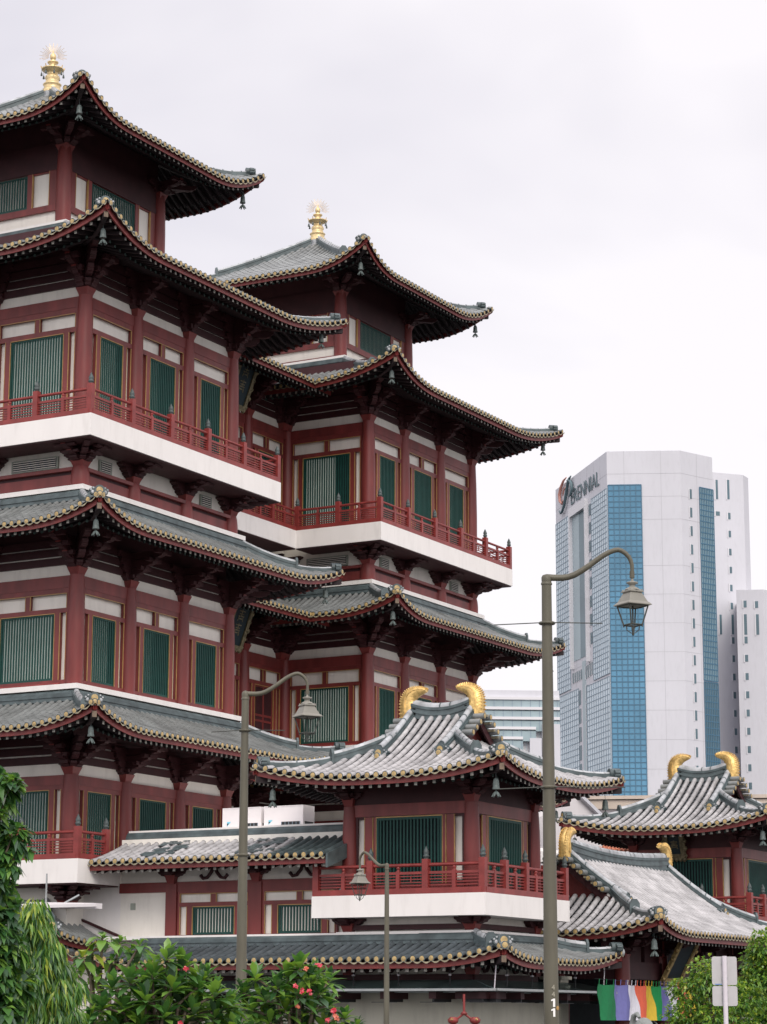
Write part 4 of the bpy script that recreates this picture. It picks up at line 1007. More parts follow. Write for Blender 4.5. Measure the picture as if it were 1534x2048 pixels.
# ------------------------------------------------------------------ street lamps
def lamp(base_px, top_y, dist, width_bot, width_top, ang, sa, s, label, rods=()):
    """lamp post at horizontal distance dist; s scales the lantern; dirx +1 when the arm reaches to the right in the photo"""
    b = at(base_px[0], base_px[1], dist); H = at(base_px[0], top_y, dist).z
    t = thing('street_lamp', label, 'street lamp', (b.x, b.y, 0), -PI/2+YAW, 'olive swan-neck street lamps')
    # local x = right in the picture
    mb = MB(); n = 14
    mb.tube([(0,0,0), (0,0,H*.12), (0,0,H*.8), (0,0,H)], 1, M_POLE, 16, rs=[width_bot*1.1, width_bot, width_top*1.12, width_top])
    mb.lathe((0,0,H-.12*s), [(width_top*1.15,0),(width_top*1.15,.03),(width_top,.05)], M_POLE, 12)
    mb.lathe((0,0,H), [(width_top*1.02,-.02),(width_top*1.05,.06*s),(width_top*.8,.12*s),(.01,.15*s)], M_POLE, 12)
    for zr, l0, l1 in rods:
        mb.lathe((0,0,zr), [(width_top*1.6,0),(width_top*1.75,.03),(width_top*1.6,.06)], M_POLE, 14); mb.tube([(-l0, 0, zr-.05), (0, -.1, zr+.03), (l1, 0, zr+.04)], .014, M_POLEK, 5)
    ob('post', mb.mesh('post'), t)
    ca, sa_ = math.cos(ang), math.sin(ang); S_ = s; s = sa
    mb = MB(); k = s
    pts = [(0, .06), (.35, .05), (.62, .12), (.95, .33), (1.25, .55), (1.5, .67), (1.66, .66), (1.82, .52), (1.88, .34), (1.88, .18)]
    sm_ = []
    for i in range(len(pts)-1):
        for f in (0, .5): 
            p0 = pts[max(i-1, 0)]; p1 = pts[i]; p2 = pts[i+1]; p3 = pts[min(i+2, len(pts)-1)]
            sm_.append(tuple(.5*((2*p1[d])+(-p0[d]+p2[d])*f+(2*p0[d]-5*p1[d]+4*p2[d]-p3[d])*f*f+(-p0[d]+3*p1[d]-3*p2[d]+p3[d])*f**3) for d in (0, 1)))
    sm_.append(pts[-1])
    nn = len(sm_); mb.tube([(x*k*ca, x*k*sa_, H+z*s) for x, z in sm_], .05*s, M_POLE, 10, rs=[(.075-.035*i/nn)*s for i in range(nn)])
    mb.cyl((1.88*k*ca, 1.88*k*sa_, H+.2*s), (1.88*k*ca, 1.88*k*sa_, H+.05*s), .055*s, M_POLE, 10)
    ob('swan_neck_arm', mb.mesh('swan_neck_arm'), t)
    # lantern
    L = ob('lantern', None, t, (1.88*k*ca, 1.88*k*sa_, H), .5); s = S_
    mb = MB(); q = PI/4; r2 = math.sqrt(2)*s
    mb.lathe((0,0,0), [(.035*s,.06*s),(.035*s,-.02*s),(.14*s,-.05*s),(.14*s,-.08*s),(.07*s,-.12*s),(.07*s,-.16*s),(.18*s,-.22*s),(.2*s,-.25*s)], M_POLED, 12)
    mb.lathe((0,0,0), [(.17*r2,-.25*s),(.2*r2,-.28*s),(.2*r2,-.31*s),(.17*r2,-.31*s)], M_POLED, 4, False, ph=q)
    mb.lathe((0,0,0), [(.165*r2,-.31*s),(.27*r2,-.55*s),(.345*r2,-.62*s),(.345*r2,-.64*s),(.29*r2,-.65*s)], M_POLED, 4, False, ph=q)
    for x in (-.17, .17):
        for y in (-.17, .17): mb.lathe((x*s, y*s, -.28*s), [(.015*s,0),(.02*s,.04*s),(0,.06*s)], M_POLED, 6)
    ob('lantern_roof', mb.mesh('lantern_roof'), L)
    mb = MB(); a, c_ = .275*s, .165*s; zt, zb = -.65*s, -1.13*s
    for x in (-1, 1):
        for y in (-1, 1): mb.tube([(x*a, y*a, zt), (x*c_, y*c_, zb), (x*c_, y*c_, zb-.05*s)], .02*s, M_POLEK, 5)
    for h_, z in ((a, zt), (c_, zb)):
        for i in range(4):
            e = [(-h_, -h_), (h_, -h_), (h_, h_), (-h_, h_)]; mb.tube([(e[i][0], e[i][1], z), (e[(i+1) % 4][0], e[(i+1) % 4][1], z)], .022*s, M_POLEK, 4)
    for x in (-1, 1):
        for y in (-1, 1): mb.tube([(x*.12*s, y*.12*s, zb), (x*.11*s, y*.11*s, zb-.12*s), (x*.04*s, y*.04*s, zb-.2*s), (0, 0, zb-.2*s)], .013*s, M_POLEK, 5)
    mb.lathe((0,0,zb-.27*s), [(.01*s,0),(.035*s,.03*s),(.02*s,.08*s)], M_POLEK, 8); mb.cyl((0,0,zb), (0,0,zb-.22*s), .02*s, M_POLEK, 6)
    mb.cyl((0,0,zt), (0,0,zb+.02*s), .022*s, M_POLEK, 8)
    ob('lantern_frame', mb.mesh('lantern_frame'), L)
    mb = MB(); a *= .97; c_ *= .97
    A = [(-a,-a,zt),(a,-a,zt),(a,a,zt),(-a,a,zt)]; B = [(-c_,-c_,zb),(c_,-c_,zb),(c_,c_,zb),(-c_,c_,zb)]
    mb.grid([A, B], M_LGLASS, False, True); ob('lantern_glass', mb.mesh('lantern_glass'), L)
    return t, H
lm, LH = lamp((1103, 2040), 1160, 47,   .148, .098, 0, .91, .80, 'tallest street lamp with the number 11 on its thick olive post, right of centre')
def add_rods(t, zs, wt):
    mb = MB()
    for z, l0, l1 in zs:
        mb.lathe((0,0,z), [(wt*1.35,0),(wt*1.5,.025),(wt*1.35,.05)], M_POLE, 14); mb.tube([(-l0, -.05, z-.02), (0, -wt-.02, z+.02), (l1, .02, z+.03)], .011, M_POLEK, 5)
    ob('banner_rods', mb.mesh('banner_rods'), t)
def hz(px, py, d): return at(px, py, d).z
add_rods(lm, ((hz(1100, 1249, 47), 1.05, 1.1), (hz(1100, 1577, 47), 1.0, 1.5)), .115)
def text_mesh(s, size, ext, m, name):
    cu = bpy.data.curves.new(name, 'FONT'); cu.body = s; cu.size = size; cu.extrude = ext; cu.offset = -.01 if ext < .1 and size > 2 else 0; cu.align_x = 'CENTER'; cu.resolution_u = 3
    o = bpy.data.objects.new(name, cu); COL.objects.link(o); dg = bpy.context.evaluated_depsgraph_get()
    me = bpy.data.meshes.new_from_object(o.evaluated_get(dg)); bpy.data.objects.remove(o); me.materials.clear(); me.materials.append(m); me.name = name
    return me
M_PAINTW = mat('white_stencil_paint', (.8, .79, .77), .6, var=0)
def on_post(t, x, z, s, size, m, r, name='stencil_number'):
    o = ob(name, text_mesh(s, size, .004, m, name), t, (x, -math.sqrt(max(0, r*r-x*x))-.012, z), 0); o.rotation_euler = (PI/2, 0, math.asin(max(-1, min(1, x/r))))
for y in (2014, 2033.5):                    # the stencilled number 11, one digit above the other
    mb = MB(); mb.prism([(-.012, 0), (.03, 0), (.03, .158), (.0, .158), (-.05, .135), (-.05, .108), (-.012, .118)], lambda a, b, c: (a, c, b), 0, .004, M_PAINTW)
    o = ob('stencil_number', mb.mesh('stencil_number'), lm, (.035, -math.sqrt(.146**2-.035**2)-.008, hz(1103, y, 47)), 0); o.rotation_euler = (0, 0, .24)
M_FADE = mat('faded_stencil_paint', (.36, .34, .27), .6, var=.3, vs_=30)
for y in (1980, 1994): on_post(lm, .03, hz(1103, y, 47), '4', .14, M_FADE, .146)
mb = MB(); z = hz(1103, 2016, 47); mb.disc((.115, -.105, z), (.7, -.7, 0), .042, M_TRIM, 12, .01); ob('tag', mb.mesh('tag'), lm)
lm, LH = lamp((481, 2040), 1391, 57, .135, .085, 0, .79, .80, 'middle-height street lamp with lantern against the shaded hall, left of centre')
add_rods(lm, ((hz(484, 1463, 57), .8, .95), (hz(482, 1712, 57), .35, .4)), .105)
lamp((773, 2040), 1733, 70, .088, .06, PI-.9, .68, .68, 'smallest street lamp with its arm to the left, before the pavilion balcony')

# ------------------------------------------------------------------ road sign seen from behind
p = at(1451, 2000, 50); t = thing('road_sign', 'pair of grey sign plates seen from behind on a white post at lower right', 'road sign', (p.x, p.y, 0), -PI/2+YAW)
mb = MB(); mb.tube([(0,0,0), (0,0,hz(1447, 1912, 50))], .048, M_POSTW, 10); ob('post', mb.mesh('post'), t)
def plate(z0, z1):
    mb = MB(); w_, r = .255, .045; pts = []
    for cx_, cz_, a0 in ((w_-r, z1-r, 0), (-w_+r, z1-r, PI/2), (-w_+r, z0+r, PI), (w_-r, z0+r, 1.5*PI)):
        for i in range(5): a = a0+PI/2*i/4; pts.append((cx_+r*math.cos(a), cz_+r*math.sin(a)))
    mb.prism(pts, lambda a, b, c: (a, c, b), .05, .062, M_SIGN); mb.box(-.06, .06, .02, .05, z0+.1, z0+.16, M_STEEL); mb.box(-.06, .06, .02, .05, z1-.16, z1-.1, M_STEEL); return mb
ob('sign_plate', plate(hz(1450, 1971, 50)+.01, hz(1447, 1913, 50)).mesh('sign_plate'), t); o = ob('sign_plate', plate(hz(1450, 2012, 50), hz(1450, 1972, 50)).mesh('sign_plate'), t)
mb = MB(); mb.box(-.2, -.06, .045, .05, hz(1450, 1969.5, 50), hz(1450, 1967.5, 50), mat('sticker_blue', (.12, .22, .45), .5, var=0)); ob('sticker', mb.mesh('sticker'), t)

# ------------------------------------------------------------------ far buildings
def zhit(px, py, z):
    d = FW*F_PX + RR*(px-767) - UU*(py-1024); return Vector((0, 0, ZO))+d*((z-ZO)/d.z)
class Face:
    """vertical facade plane between two ground points, seen from outside"""
    def __init__(s, a, b):
        s.a = Vector((a.x, a.y, 0)); e = Vector((b.x-a.x, b.y-a.y, 0)); s.L = e.length; s.ex = e/s.L
        s.n = Vector((s.ex.y, -s.ex.x, 0)); s.n = s.n if s.n.dot(s.a) < 0 else -s.n
    def T(s, x, o, z): p = s.a+s.ex*x+s.n*o; return (p.x, p.y, z)
    def px(s, X, Y):
        d = FW*F_PX + RR*(X-767) - UU*(Y-1024); t = s.n.dot(s.a)/s.n.dot(d); q = d*t; return (q-s.a).dot(s.ex), q.z+ZO
def curtain_wall(name, par, F, x0, x1, z0, z1, nx, nz, glass, mul, o=.0, th=.16):
    g = ob(name, None, par)
    mb = MB(); mb.box(x0, x1, o, o+.05, z0, z1, glass, F.T); a = ob('glazing', mb.mesh('glazing'), g)
    mb = MB()
    for i in range(nx+1):
        x = x0+(x1-x0)*i/nx; mb.box(x-th/2, x+th/2, o+.05, o+.14, z0, z1, mul, F.T)
    for i in range(nz+1):
        z = z0+(z1-z0)*i/nz; mb.box(x0, x1, o+.05, o+.12, z-th/2, z+th/2, mul, F.T)
    ob('mullions', mb.mesh('mullions'), g)
    return g
def skyscraper():
    p1 = at(1213, 903, 300); zt = p1.z
    P = [zhit(1111, 980, zt), p1, zhit(1281, 902, zt), zhit(1360, 901, zt), zhit(1424, 915, zt)]
    t = thing('office_tower', 'tall white office tower with a blue glass strip and large lettering near its top', 'office tower', (P[1].x, P[1].y, 0))
    inv = Matrix.Translation((-P[1].x, -P[1].y, 0))
    root = ob('facade', None, t)               # facade group keeps world coordinates
    t.location = (P[1].x, P[1].y, 0)
    back = [P[4]*1.08, P[0]*1.04]
    poly = [Vector((p.x, p.y, 0)) for p in P+back]
    def put(name, mb, par=None):
        me = mb.mesh(name); me.transform(inv); return ob(name, me, par or t)
    bpy.data.objects.remove(root)
    mb = MB(); mb.grid([[(p.x, p.y, 0) for p in poly], [(p.x, p.y, zt) for p in poly]], M_CONC, False, True); mb.face([(p.x, p.y, zt) for p in poly], M_CONCW)
    F0 = Face(P[0], P[1]); F1 = Face(P[1], P[2]); F2 = Face(P[2], P[3]); F3 = Face(P[3], P[4])
    for F in (F0, F1, F2, F3):                 # panel joints
        for k in range(1, 4): mb.box(0, F.L, .0, .012, zt-3.0*k, zt-3.0*k+.05, M_JOINT, F.T)
    for F in (F0, F1, F2, F3):
        z = zt-15
        while z > 3: mb.box(0, F.L, .0, .012, z, z+.05, M_JOINT, F.T); z -= 3.7
        for i in range(1, max(2, int(F.L/2.6))): x = F.L*i/max(2, int(F.L/2.6)); mb.box(x-.025, x+.025, 0, .012, 2, zt, M_JOINT, F.T)
    put('tower_body', mb)
    def cw(F, x0, x1, z0, z1, nx, nz, glass, mul, name='curtain_wall', th=.10):
        if F is F0: th = .075
        g = ob(name, None, t); a, b = MB(), MB()
        a.box(x0, x1, .0, .06, z0, z1, glass, F.T)
        for i in range(nx+1): x = x0+(x1-x0)*i/nx; b.box(x-th/2, x+th/2, .06, .06+th*.6, z0, z1, mul, F.T)
        for i in range(nz+1): z = z0+(z1-z0)*i/nz; b.box(x0, x1, .06, .06+th*.5, z-th*.6, z+th*.6, mul, F.T)
        put('glazing', a, g); put('mullions', b, g)
    L = F0.L; X = lambda px, py: F0.px(px, py)[0]; Z = lambda px, py, F=F0: F.px(px, py)[1]
    zg = Z(1210, 978)
    z1 = Z(1212, 975)
    cw(F1, .1, F1.L, 2, Z(1247, 970, F1), 6, 92, M_GBLUE, M_MULB)
    xa, xb, xc, xd = X(1113, 1045), X(1140, 1030), X(1184, 990), L-.05
    cw(F0, .15, X(1140, 1200), Z(1139, 1386)+.4, Z(1126, 1040), 7, 31, M_GPALE, M_MUL); cw(F0, X(1186, 1200), xd, Z(1190, 1366)+.4, Z(1198, 988), 8, 34, M_GPALE, M_MUL)
    cw(F0, .15, X(1159, 1450), 2, Z(1139, 1386), 10, 54, M_GPALE, M_MUL); cw(F0, X(1176, 1450), xd, 2, Z(1190, 1366), 10, 56, M_GPALE, M_MUL)
    # deep recess with dark glazing
    r0, r1 = X(1147, 1180), X(1177, 1180); zr0, zr1 = Z(1160, 1318), Z(1162, 1024); rm = r0+(r1-r0)*.45
    mb = MB(); mb.box(rm, r1, .0, .05, zr0, zr1, M_GDK, F0.T); mb.box(r0, rm, .0, .06, zr0, zr1, M_GTEALP, F0.T); mb.box(r0-.4, r0, 0, .5, zr0-1, zr1+1.2, M_CONCW, F0.T); mb.box(r1, r1+.4, 0, .5, zr0-1, zr1+1.2, M_CONCW, F0.T); mb.box(r0, r1, 0, .5, zr1, zr1+1.2, M_CONCW, F0.T)
    mb.box(X(1166, 1400), X(1173, 1400), .0, .05, 2, zr0-.5, M_GTEALP, F0.T)
    put('recess', mb)
    def slot(F, x, z, w_, h):
        m = MB(); m.box(x-w_/2, x+w_/2, .02, .05, z-h/2, z+h/2, M_GDK, F.T); m.box(x-w_/2-.12, x-w_/2, .02, .09, z-h/2-.1, z+h/2+.1, M_CONCW, F.T); put('slot_window', m)
    for i in range(8):
        z = Z(1143, 1040+37*i); slot(F0, X(1143, 1180), z, .8, 1.5); z = Z(1182, 1018+37*i); slot(F0, X(1182, 1180), z, .8, 1.5)
    for i in range(6): slot(F0, X(1161, 1480)+.1, Z(1161, 1395+37*i), .9, 1.9); slot(F0, X(1174, 1480)+.5, Z(1174, 1385+37*i), .9, 1.9)
    for i in range(5): slot(F0, X(1147+4*i, 1355), Z(1147+4*i, 1357-2*i), .55, 1.3); slot(F0, X(1173+4*i, 1340), Z(1173+4*i, 1345-3*i), .55, 1.6)
    x3 = F3.px(1381, 1000)[0]
    for i in range(19): slot(F3, x3, F3.px(1381, 988+36.8*i)[1], .45, 1.25)
    g0 = F3.px(1398, 980)[0]; cw(F3, g0, F3.L-.05, F3.px(1420, 1362)[1], F3.px(1410, 977)[1], 8, 34, M_GTEAL, M_MULB, th=.1); cw(F3, g0, F3.L-.05, 2, F3.px(1420, 1362)[1]-.2, 8, 50, M_GDK, M_MULB, th=.1)
    # lettering
    lt = ob('sign_lettering', None, t)
    txt = text_mesh('ERENNIAL', 4.3, .02, M_LETTER, 'letters')
    co = [v.co for v in txt.vertices]; xm = min(c.x for c in co); xM = max(c.x for c in co); zm = min(c.y for c in co); zM = max(c.y for c in co)
    a0, a1 = X(1143, 1000), X(1199, 960); za = Z(1170, 991); zh = Z(1170, 991-29)-za
    for c in co:
        u_ = (c.x-xm)/(xM-xm); x = a0+(a1-a0)*u_; z = za+(c.y-zm)/(zM-zm)*zh; p = F0.T(x, .1+c.z*1.2, z); c.x, c.y, c.z = p
    txt.transform(inv); ob('letters', txt, lt)
    def stroke(pts, r, m, o):
        q = [Vector(F0.T(X(a, b), o, Z(a, b))) for a, b in pts]; mb = MB(); mb.tube(q, .2, m, 6, rs=[k*.62 for k in r]); put('swash_letter', mb, lt)
    stroke([(1137,955),(1131,962),(1126,975),(1123,990),(1124,1003),(1128,1008),(1130,1001)], [.12,.28,.36,.38,.32,.25,.1], M_LETTERR, .3)
    stroke([(1130,992),(1132,980),(1136,975),(1137,984)], [.1,.22,.24,.1], M_LETTERR, .3)
    stroke([(1147,952),(1143,958),(1140,968),(1137,990),(1133,1012),(1129,1024),(1126,1027),(1123,1022)], [.12,.3,.36,.38,.34,.3,.25,.15], M_LETTER, .35)
    stroke([(1138,962),(1143,960),(1147,966),(1149,976),(1147,988),(1142,994)], [.12,.3,.36,.38,.34,.12], M_LETTER, .35)
M_JOINT = mat('panel_joint_grey', (.45, .45, .48), .8, var=0); M_LETTER = mat('sign_letter_slate', (.10, .155, .175), .5, var=0); M_LETTERR = mat('sign_letter_salmon', (.55, .27, .22), .5, var=0); M_GTEALP = mat('recess_side_grey_blue', (.36, .44, .47), .5, var=.05, vs_=.2)
skyscraper()
def block(name, label, pxs, D, px_windows, slits, cat='office tower'):
    a = at(*pxs[0], D); zt = a.z; P = [a]+[zhit(x, y, zt) for x, y in pxs[1:]]
    fw = Vector((FW.x, FW.y, 0)).normalized(); poly = P+[P[-1]*1.06, P[0]*1.06]
    t = thing(name, label, cat, (a.x, a.y, 0)); inv = Matrix.Translation((-a.x, -a.y, 0))
    mb = MB(); mb.grid([[(p.x, p.y, 0) for p in poly], [(p.x, p.y, zt) for p in poly]], M_CONC, False, True); mb.face([(p.x, p.y, zt) for p in poly], M_CONCW)
    me = mb.mesh('tower_body'); me.transform(inv); ob('tower_body', me, t)
    Fs = [Face(P[i], P[i+1]) for i in range(len(P)-1)]
    for fi, X, Y, n, dy, w_, h in px_windows:
        for i in range(n):
            x, z = Fs[fi].px(X+.36*i*.0+ (X-836)/22000*dy*i, Y+dy*i); m = MB(); m.box(x-w_/2, x+w_/2, .0, .05, z-h/2, z+h/2, M_GDK, Fs[fi].T); m.box(x-w_/2-.15, x-w_/2, 0, .12, z-h/2-.12, z+h/2+.12, M_CONCW, Fs[fi].T)
            me = m.mesh('slot_window'); me.transform(inv); ob('slot_window', me, t)
    return t
block('office_tower', 'plain white slab tower with two long slits, behind the glass-striped tower', [(1418,944),(1486,950),(1496,956)], 345, [(0,1433,979,1,1,.42,2.9),(0,1456,979,1,1,.42,2.9),(0,1435,1027,1,1,.7,.6),(0,1458,1032,6,36,.45,.95),(0,1441,1249,1,1,.42,2.9),(0,1465,1249,1,1,.42,2.9),(0,1466,1281,9,36.5,.45,.95)], 0)
block('office_tower', 'lower white block with two columns of small windows at the right edge', [(1472,1180),(1526,1179),(1590,1190)], 335, [(0,1490,1208,1,1,.45,.95),(0,1513,1209,1,1,.45,.95),(0,1491,1249,1,1,.42,2.9),(0,1515,1249,1,1,.42,2.9),(0,1492,1280,10,36.5,.45,.95)], 0)
def banded():
    a = at(948, 1381, 240); zt = a.z; b = zhit(1117, 1383, zt)
    t = thing('office_building', 'wide pale office building with horizontal glass bands behind the temple', 'office building', (a.x, a.y, 0)); inv = Matrix.Translation((-a.x, -a.y, 0))
    F = Face(a, b); L = F.L; fw = Vector((FW.x, FW.y, 0)).normalized()
    mb = MB(); poly = [a, b, b+fw*20, a+fw*20]; mb.grid([[(p.x, p.y, 0) for p in poly], [(p.x, p.y, zt-1) for p in poly]], M_CONCW, False, True); mb.face([(p.x, p.y, zt-1) for p in poly], M_CONC)
    mb.box(0, L, 0, .5, zt-1.0, zt, M_CONC, F.T); mb.prism([(zt, -1.6), (zt, .2), (zt-2.6, .2)], lambda q, x, o: F.T(x, o, q), 0, .3, M_CONC)
    me = mb.mesh('building_body'); me.transform(inv); ob('building_body', me, t)
    for k in range(6):
        z = F.px(1000, 1401+19.8*k)[1]; Lk = L if k < 3 else F.px(1096-26*(k-2), 1401+20*k)[0]
        m = MB(); m.box(.2, Lk, .05, .7, z-1.15, z, M_GBAND, F.T); m.box(.2, Lk, .05, .85, z, z+.28, M_CONCW, F.T)
        x = 1.0
        while x < Lk: m.box(x, x+.08, .7, .73, z-1.15, z, M_MUL, F.T); x += .92
        x = .3
        while x < L: m.box(x, x+.05, 0, .04, z-2.0, z-1.15, M_GPALE, F.T); x += .33
        me = m.mesh('glass_band'); me.transform(inv); ob('glass_band', me, t)
    for i in range(3):
        x0 = F.px(977+38*i, 1395)[0]; m = MB(); m.box(x0, x0+1.45, .02, .1, zt-1.95, zt-1.05, M_GDK, F.T)
        for j in range(5): m.box(x0+j*.36-.02, x0+j*.36+.04, .1, .14, zt-1.95, zt-1.05, M_CONC, F.T)
        me = m.mesh('window'); me.transform(inv); ob('window', me, t)
    m = MB(); x0 = F.px(1058, 1500)[0]; m.box(x0, x0+1.2, 0, .8, 0, F.px(1058, 1478)[1], M_CONC, F.T); x1 = F.px(1082, 1450)[0]; m.box(x1, L, 0, .9, 0, F.px(1082, 1450)[1], M_CONC, F.T)
    me = m.mesh('stair_tower'); me.transform(inv); ob('stair_tower', me, t)
banded()
def shophouses():
    a = at(1120, 1640, 128); b = at(1190, 1650, 128); c = at(1640, 1640, 140)
    F = Face(at(1130, 1600, 128), at(1204, 1600, 132)); t = thing('shophouse', 'white gabled shophouse wall glimpsed between the pavilion roofs', 'shophouse', tuple(F.a)); inv = Matrix.Translation(-F.a)
    zz = lambda px, py: F.px(px, py)[1]
    mb = MB(); fw = Vector((FW.x, FW.y, 0)).normalized()
    pk = F.px(1152, 1592); pr = F.px(1192, 1634)
    mb.prism([(-6, 0), (pr[0]+.3, 0), (pr[0]+.3, pr[1]), (pk[0], pk[1]), (-6, pk[1]-2.5)], lambda x, z, o: F.T(x, -o, z), 0, 8, M_HOUSE)
    mb.prism([(pk[0], pk[1]), (pr[0]+.5, pr[1]-.1), (pr[0]+.5, pr[1]+.12), (pk[0], pk[1]+.22)], lambda x, z, o: F.T(x, -o, z), -.25, 8, M_CONC)
    me = mb.mesh('gable_wall'); me.transform(inv); ob('gable_wall', me, t)
    F = Face(at(1172, 1600, 140), at(1640, 1600, 140)); t = thing('parapet_building', 'long low building with a cream cornice below the office towers', 'building', tuple(F.a)); inv = Matrix.Translation(-F.a)
    z0 = F.px(1300, 1592)[1]; mb = MB(); mb.box(0, F.L, -8, 0, 0, z0, M_HOUSE, F.T); me = mb.mesh('building_wall'); me.transform(inv); ob('building_wall', me, t)
    mb = MB(); mb.box(0, F.L, 0, .3, z0-.75, z0-.25, M_HOUSEC, F.T); mb.box(0, F.L, 0, .45, z0-.2, z0, M_HOUSEC, F.T); x = 0
    while x < F.L: mb.box(x, x+.5, 0, .12, z0-2.6, z0-.75, M_HOUSE, F.T); x += 4
    me = mb.mesh('cornice'); me.transform(inv); ob('cornice', me, t)
    F = Face(at(1196, 1706, 115), at(1268, 1706, 115)); t = thing('tiled_annex', 'small outbuilding with an orange clay tile roof beneath the far pavilion eaves', 'outbuilding', tuple(F.a)); inv = Matrix.Translation(-F.a)
    ze = F.px(1230, 1703)[1]; mb = MB(); mb.box(.2, F.L+3, -5, -.3, 0, ze-.1, M_HOUSEC, F.T); mb.box(0, F.L+3, -.3, .1, ze-.22, ze-.05, M_HOUSEC, F.T); me = mb.mesh('annex_wall'); me.transform(inv); ob('annex_wall', me, t)
    mb = MB(); n = int((F.L+3)/.2)
    mb.grid([[F.T(0, .1, ze), F.T(F.L+3, .1, ze)], [F.T(1.2, -3, ze+1.7), F.T(F.L+3, -3, ze+1.7)]], M_ORANGE, False)
    for i in range(n):
        x = .1+i*.2; k = min(1, x/1.2)
        mb.tube([F.T(x, .12, ze+.03), F.T(x+.0, .1-3.1*k, ze+.05+1.7*k)], .075, M_ORANGE, 6)
    me = mb.mesh('clay_tile_roof'); me.transform(inv); ob('clay_tile_roof', me, t)
shophouses()

# ------------------------------------------------------------------ ground
mb = MB(); mb.face([(-3000,-3000,0),(3000,-3000,0),(3000,3000,0),(-3000,3000,0)], M_ASPH); ob('ground', mb.mesh('ground'), kind='structure')
mb = MB(); T_ = lambda x, y, z: tuple(hv(x, y, z)); mb.box(-60, 60, 33, 74, .0, .13, M_PAVE, T_); ob('pavement', mb.mesh('pavement'), None, (0,0,0.004), kind='structure')

# ------------------------------------------------------------------ plants
def leaf(mb, p, d, up, L, W, m, droop=.15, fold=.2, segs=2):
    """one leaf from p along d, bent by droop, folded along its midrib"""
    d = d.normalized(); s = d.cross(up); s = s.normalized() if s.length > 1e-4 else Vector((1,0,0)); n = s.cross(d)
    prof = ((0, .08), (.35, .8), (.65, 1), (1, .04)) if segs == 3 else ((0, .1), (.5, 1), (1, .04))
    c = []; q = Vector(p)
    for f, w_ in prof:
        pt = Vector(p)+d*L*f+Vector((0,0,-1))*droop*L*f*f; c.append((pt, w_*W*.5))
    b = len(mb.v); k = mb.M(m)
    for pt, w_ in c: mb.v += [tuple(pt-s*w_+n*w_*fold), tuple(pt), tuple(pt+s*w_+n*w_*fold)]
    for i in range(len(c)-1):
        o = b+3*i; mb.f += [(o, o+1, o+4, o+3), (o+1, o+2, o+5, o+4)]; mb.mi += [k, k]; mb.sm += [True, True]
def rv():
    while True:
        v = Vector((rnd()*2-1, rnd()*2-1, rnd()*2-1))
        if .05 < v.length < 1: return v.normalized()
def pick(ws): 
    r = rnd()*sum(w_ for _, w_ in ws)
    for m, w_ in ws:
        r -= w_
        if r <= 0: return m
    return ws[0][0]
Zv = Vector((0,0,1))
def tree(name, label, cat, base, trunk, clusters, n, L, W, droop, mats, style='tuft', group=None, hang=0):
    """trunk: list of (point, radius) polylines; clusters: (centre, radius) leaf clouds"""
    t = thing(name, label, cat, base, 0, group); B = Vector(base)
    mb = MB()
    for line in trunk: mb.tube([Vector(p)-B for p, r in line], .1, M_BARK, 8, rs=[r for p, r in line])
    ob('trunk', mb.mesh('trunk'), t)
    mb = MB(); V = sum(r**2 for c, r in clusters)
    for c, r in clusters:
        for i in range(int(n*r*r/V)):
            v = rv(); q = Vector(c)-B+v*r*(.55+.5*rnd())*(1 if rnd() < .8 else .5)
            top = max(0, v.z)
            if style == 'tuft':
                ax = (v+rv()*.7+Zv*.1).normalized()
                for j in range(5):
                    d = (ax+rv()*.8).normalized(); d.z -= hang
                    leaf(mb, q, d, Zv+rv()*.3, L*(.7+.6*rnd()), W*(.7+.6*rnd()), pick(mats(top)), droop)
            else:
                for j in range(7):
                    d = (Vector((v.x, v.y, 0))*.5+rv()*.55+Vector((0,0,-hang))).normalized()
                    leaf(mb, q+rv()*.06, d, rv(), L*(.7+.6*rnd()), W*(.7+.6*rnd()), pick(mats(top)), droop, .15)
    ob('crown', mb.mesh('crown'), t); return t
def limb(a, b, r0, r1, n=5, j=.08):
    a, b = Vector(a), Vector(b); return [((a+(b-a)*i/n+(rv()*j if 0 < i < n else Vector())), r0+(r1-r0)*i/n) for i in range(n+1)]
# round trees by the gate
def round_tree(label, clus, D, trunkpx):
    base = at(trunkpx, 2040, D); base.z = 0
    cl = [(at(x, y, D+dd), r) for x, y, r, dd in clus]
    top = at(trunkpx, clus[0][1]+40, D)
    tr = [limb(base, top, .12, .06)]+[limb(base+(top-base)*.55, c, .06, .02, 4) for c, r in cl]
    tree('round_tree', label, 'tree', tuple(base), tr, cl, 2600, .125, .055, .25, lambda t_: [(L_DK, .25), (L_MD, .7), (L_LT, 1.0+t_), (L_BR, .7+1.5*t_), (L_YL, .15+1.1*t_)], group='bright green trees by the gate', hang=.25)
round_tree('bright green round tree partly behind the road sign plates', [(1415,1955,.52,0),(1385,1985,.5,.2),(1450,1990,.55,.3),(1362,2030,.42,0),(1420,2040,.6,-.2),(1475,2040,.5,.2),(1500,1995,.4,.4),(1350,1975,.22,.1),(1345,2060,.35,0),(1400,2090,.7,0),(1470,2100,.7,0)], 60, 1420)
round_tree('bright green tree cut by the right edge, taller than the one behind the sign', [(1530,1890,.42,0),(1510,1930,.4,.2),(1545,1960,.6,0),(1500,1965,.3,0),(1530,2020,.6,.2),(1560,1910,.5,.3),(1540,2090,.8,0)], 62, 1540)
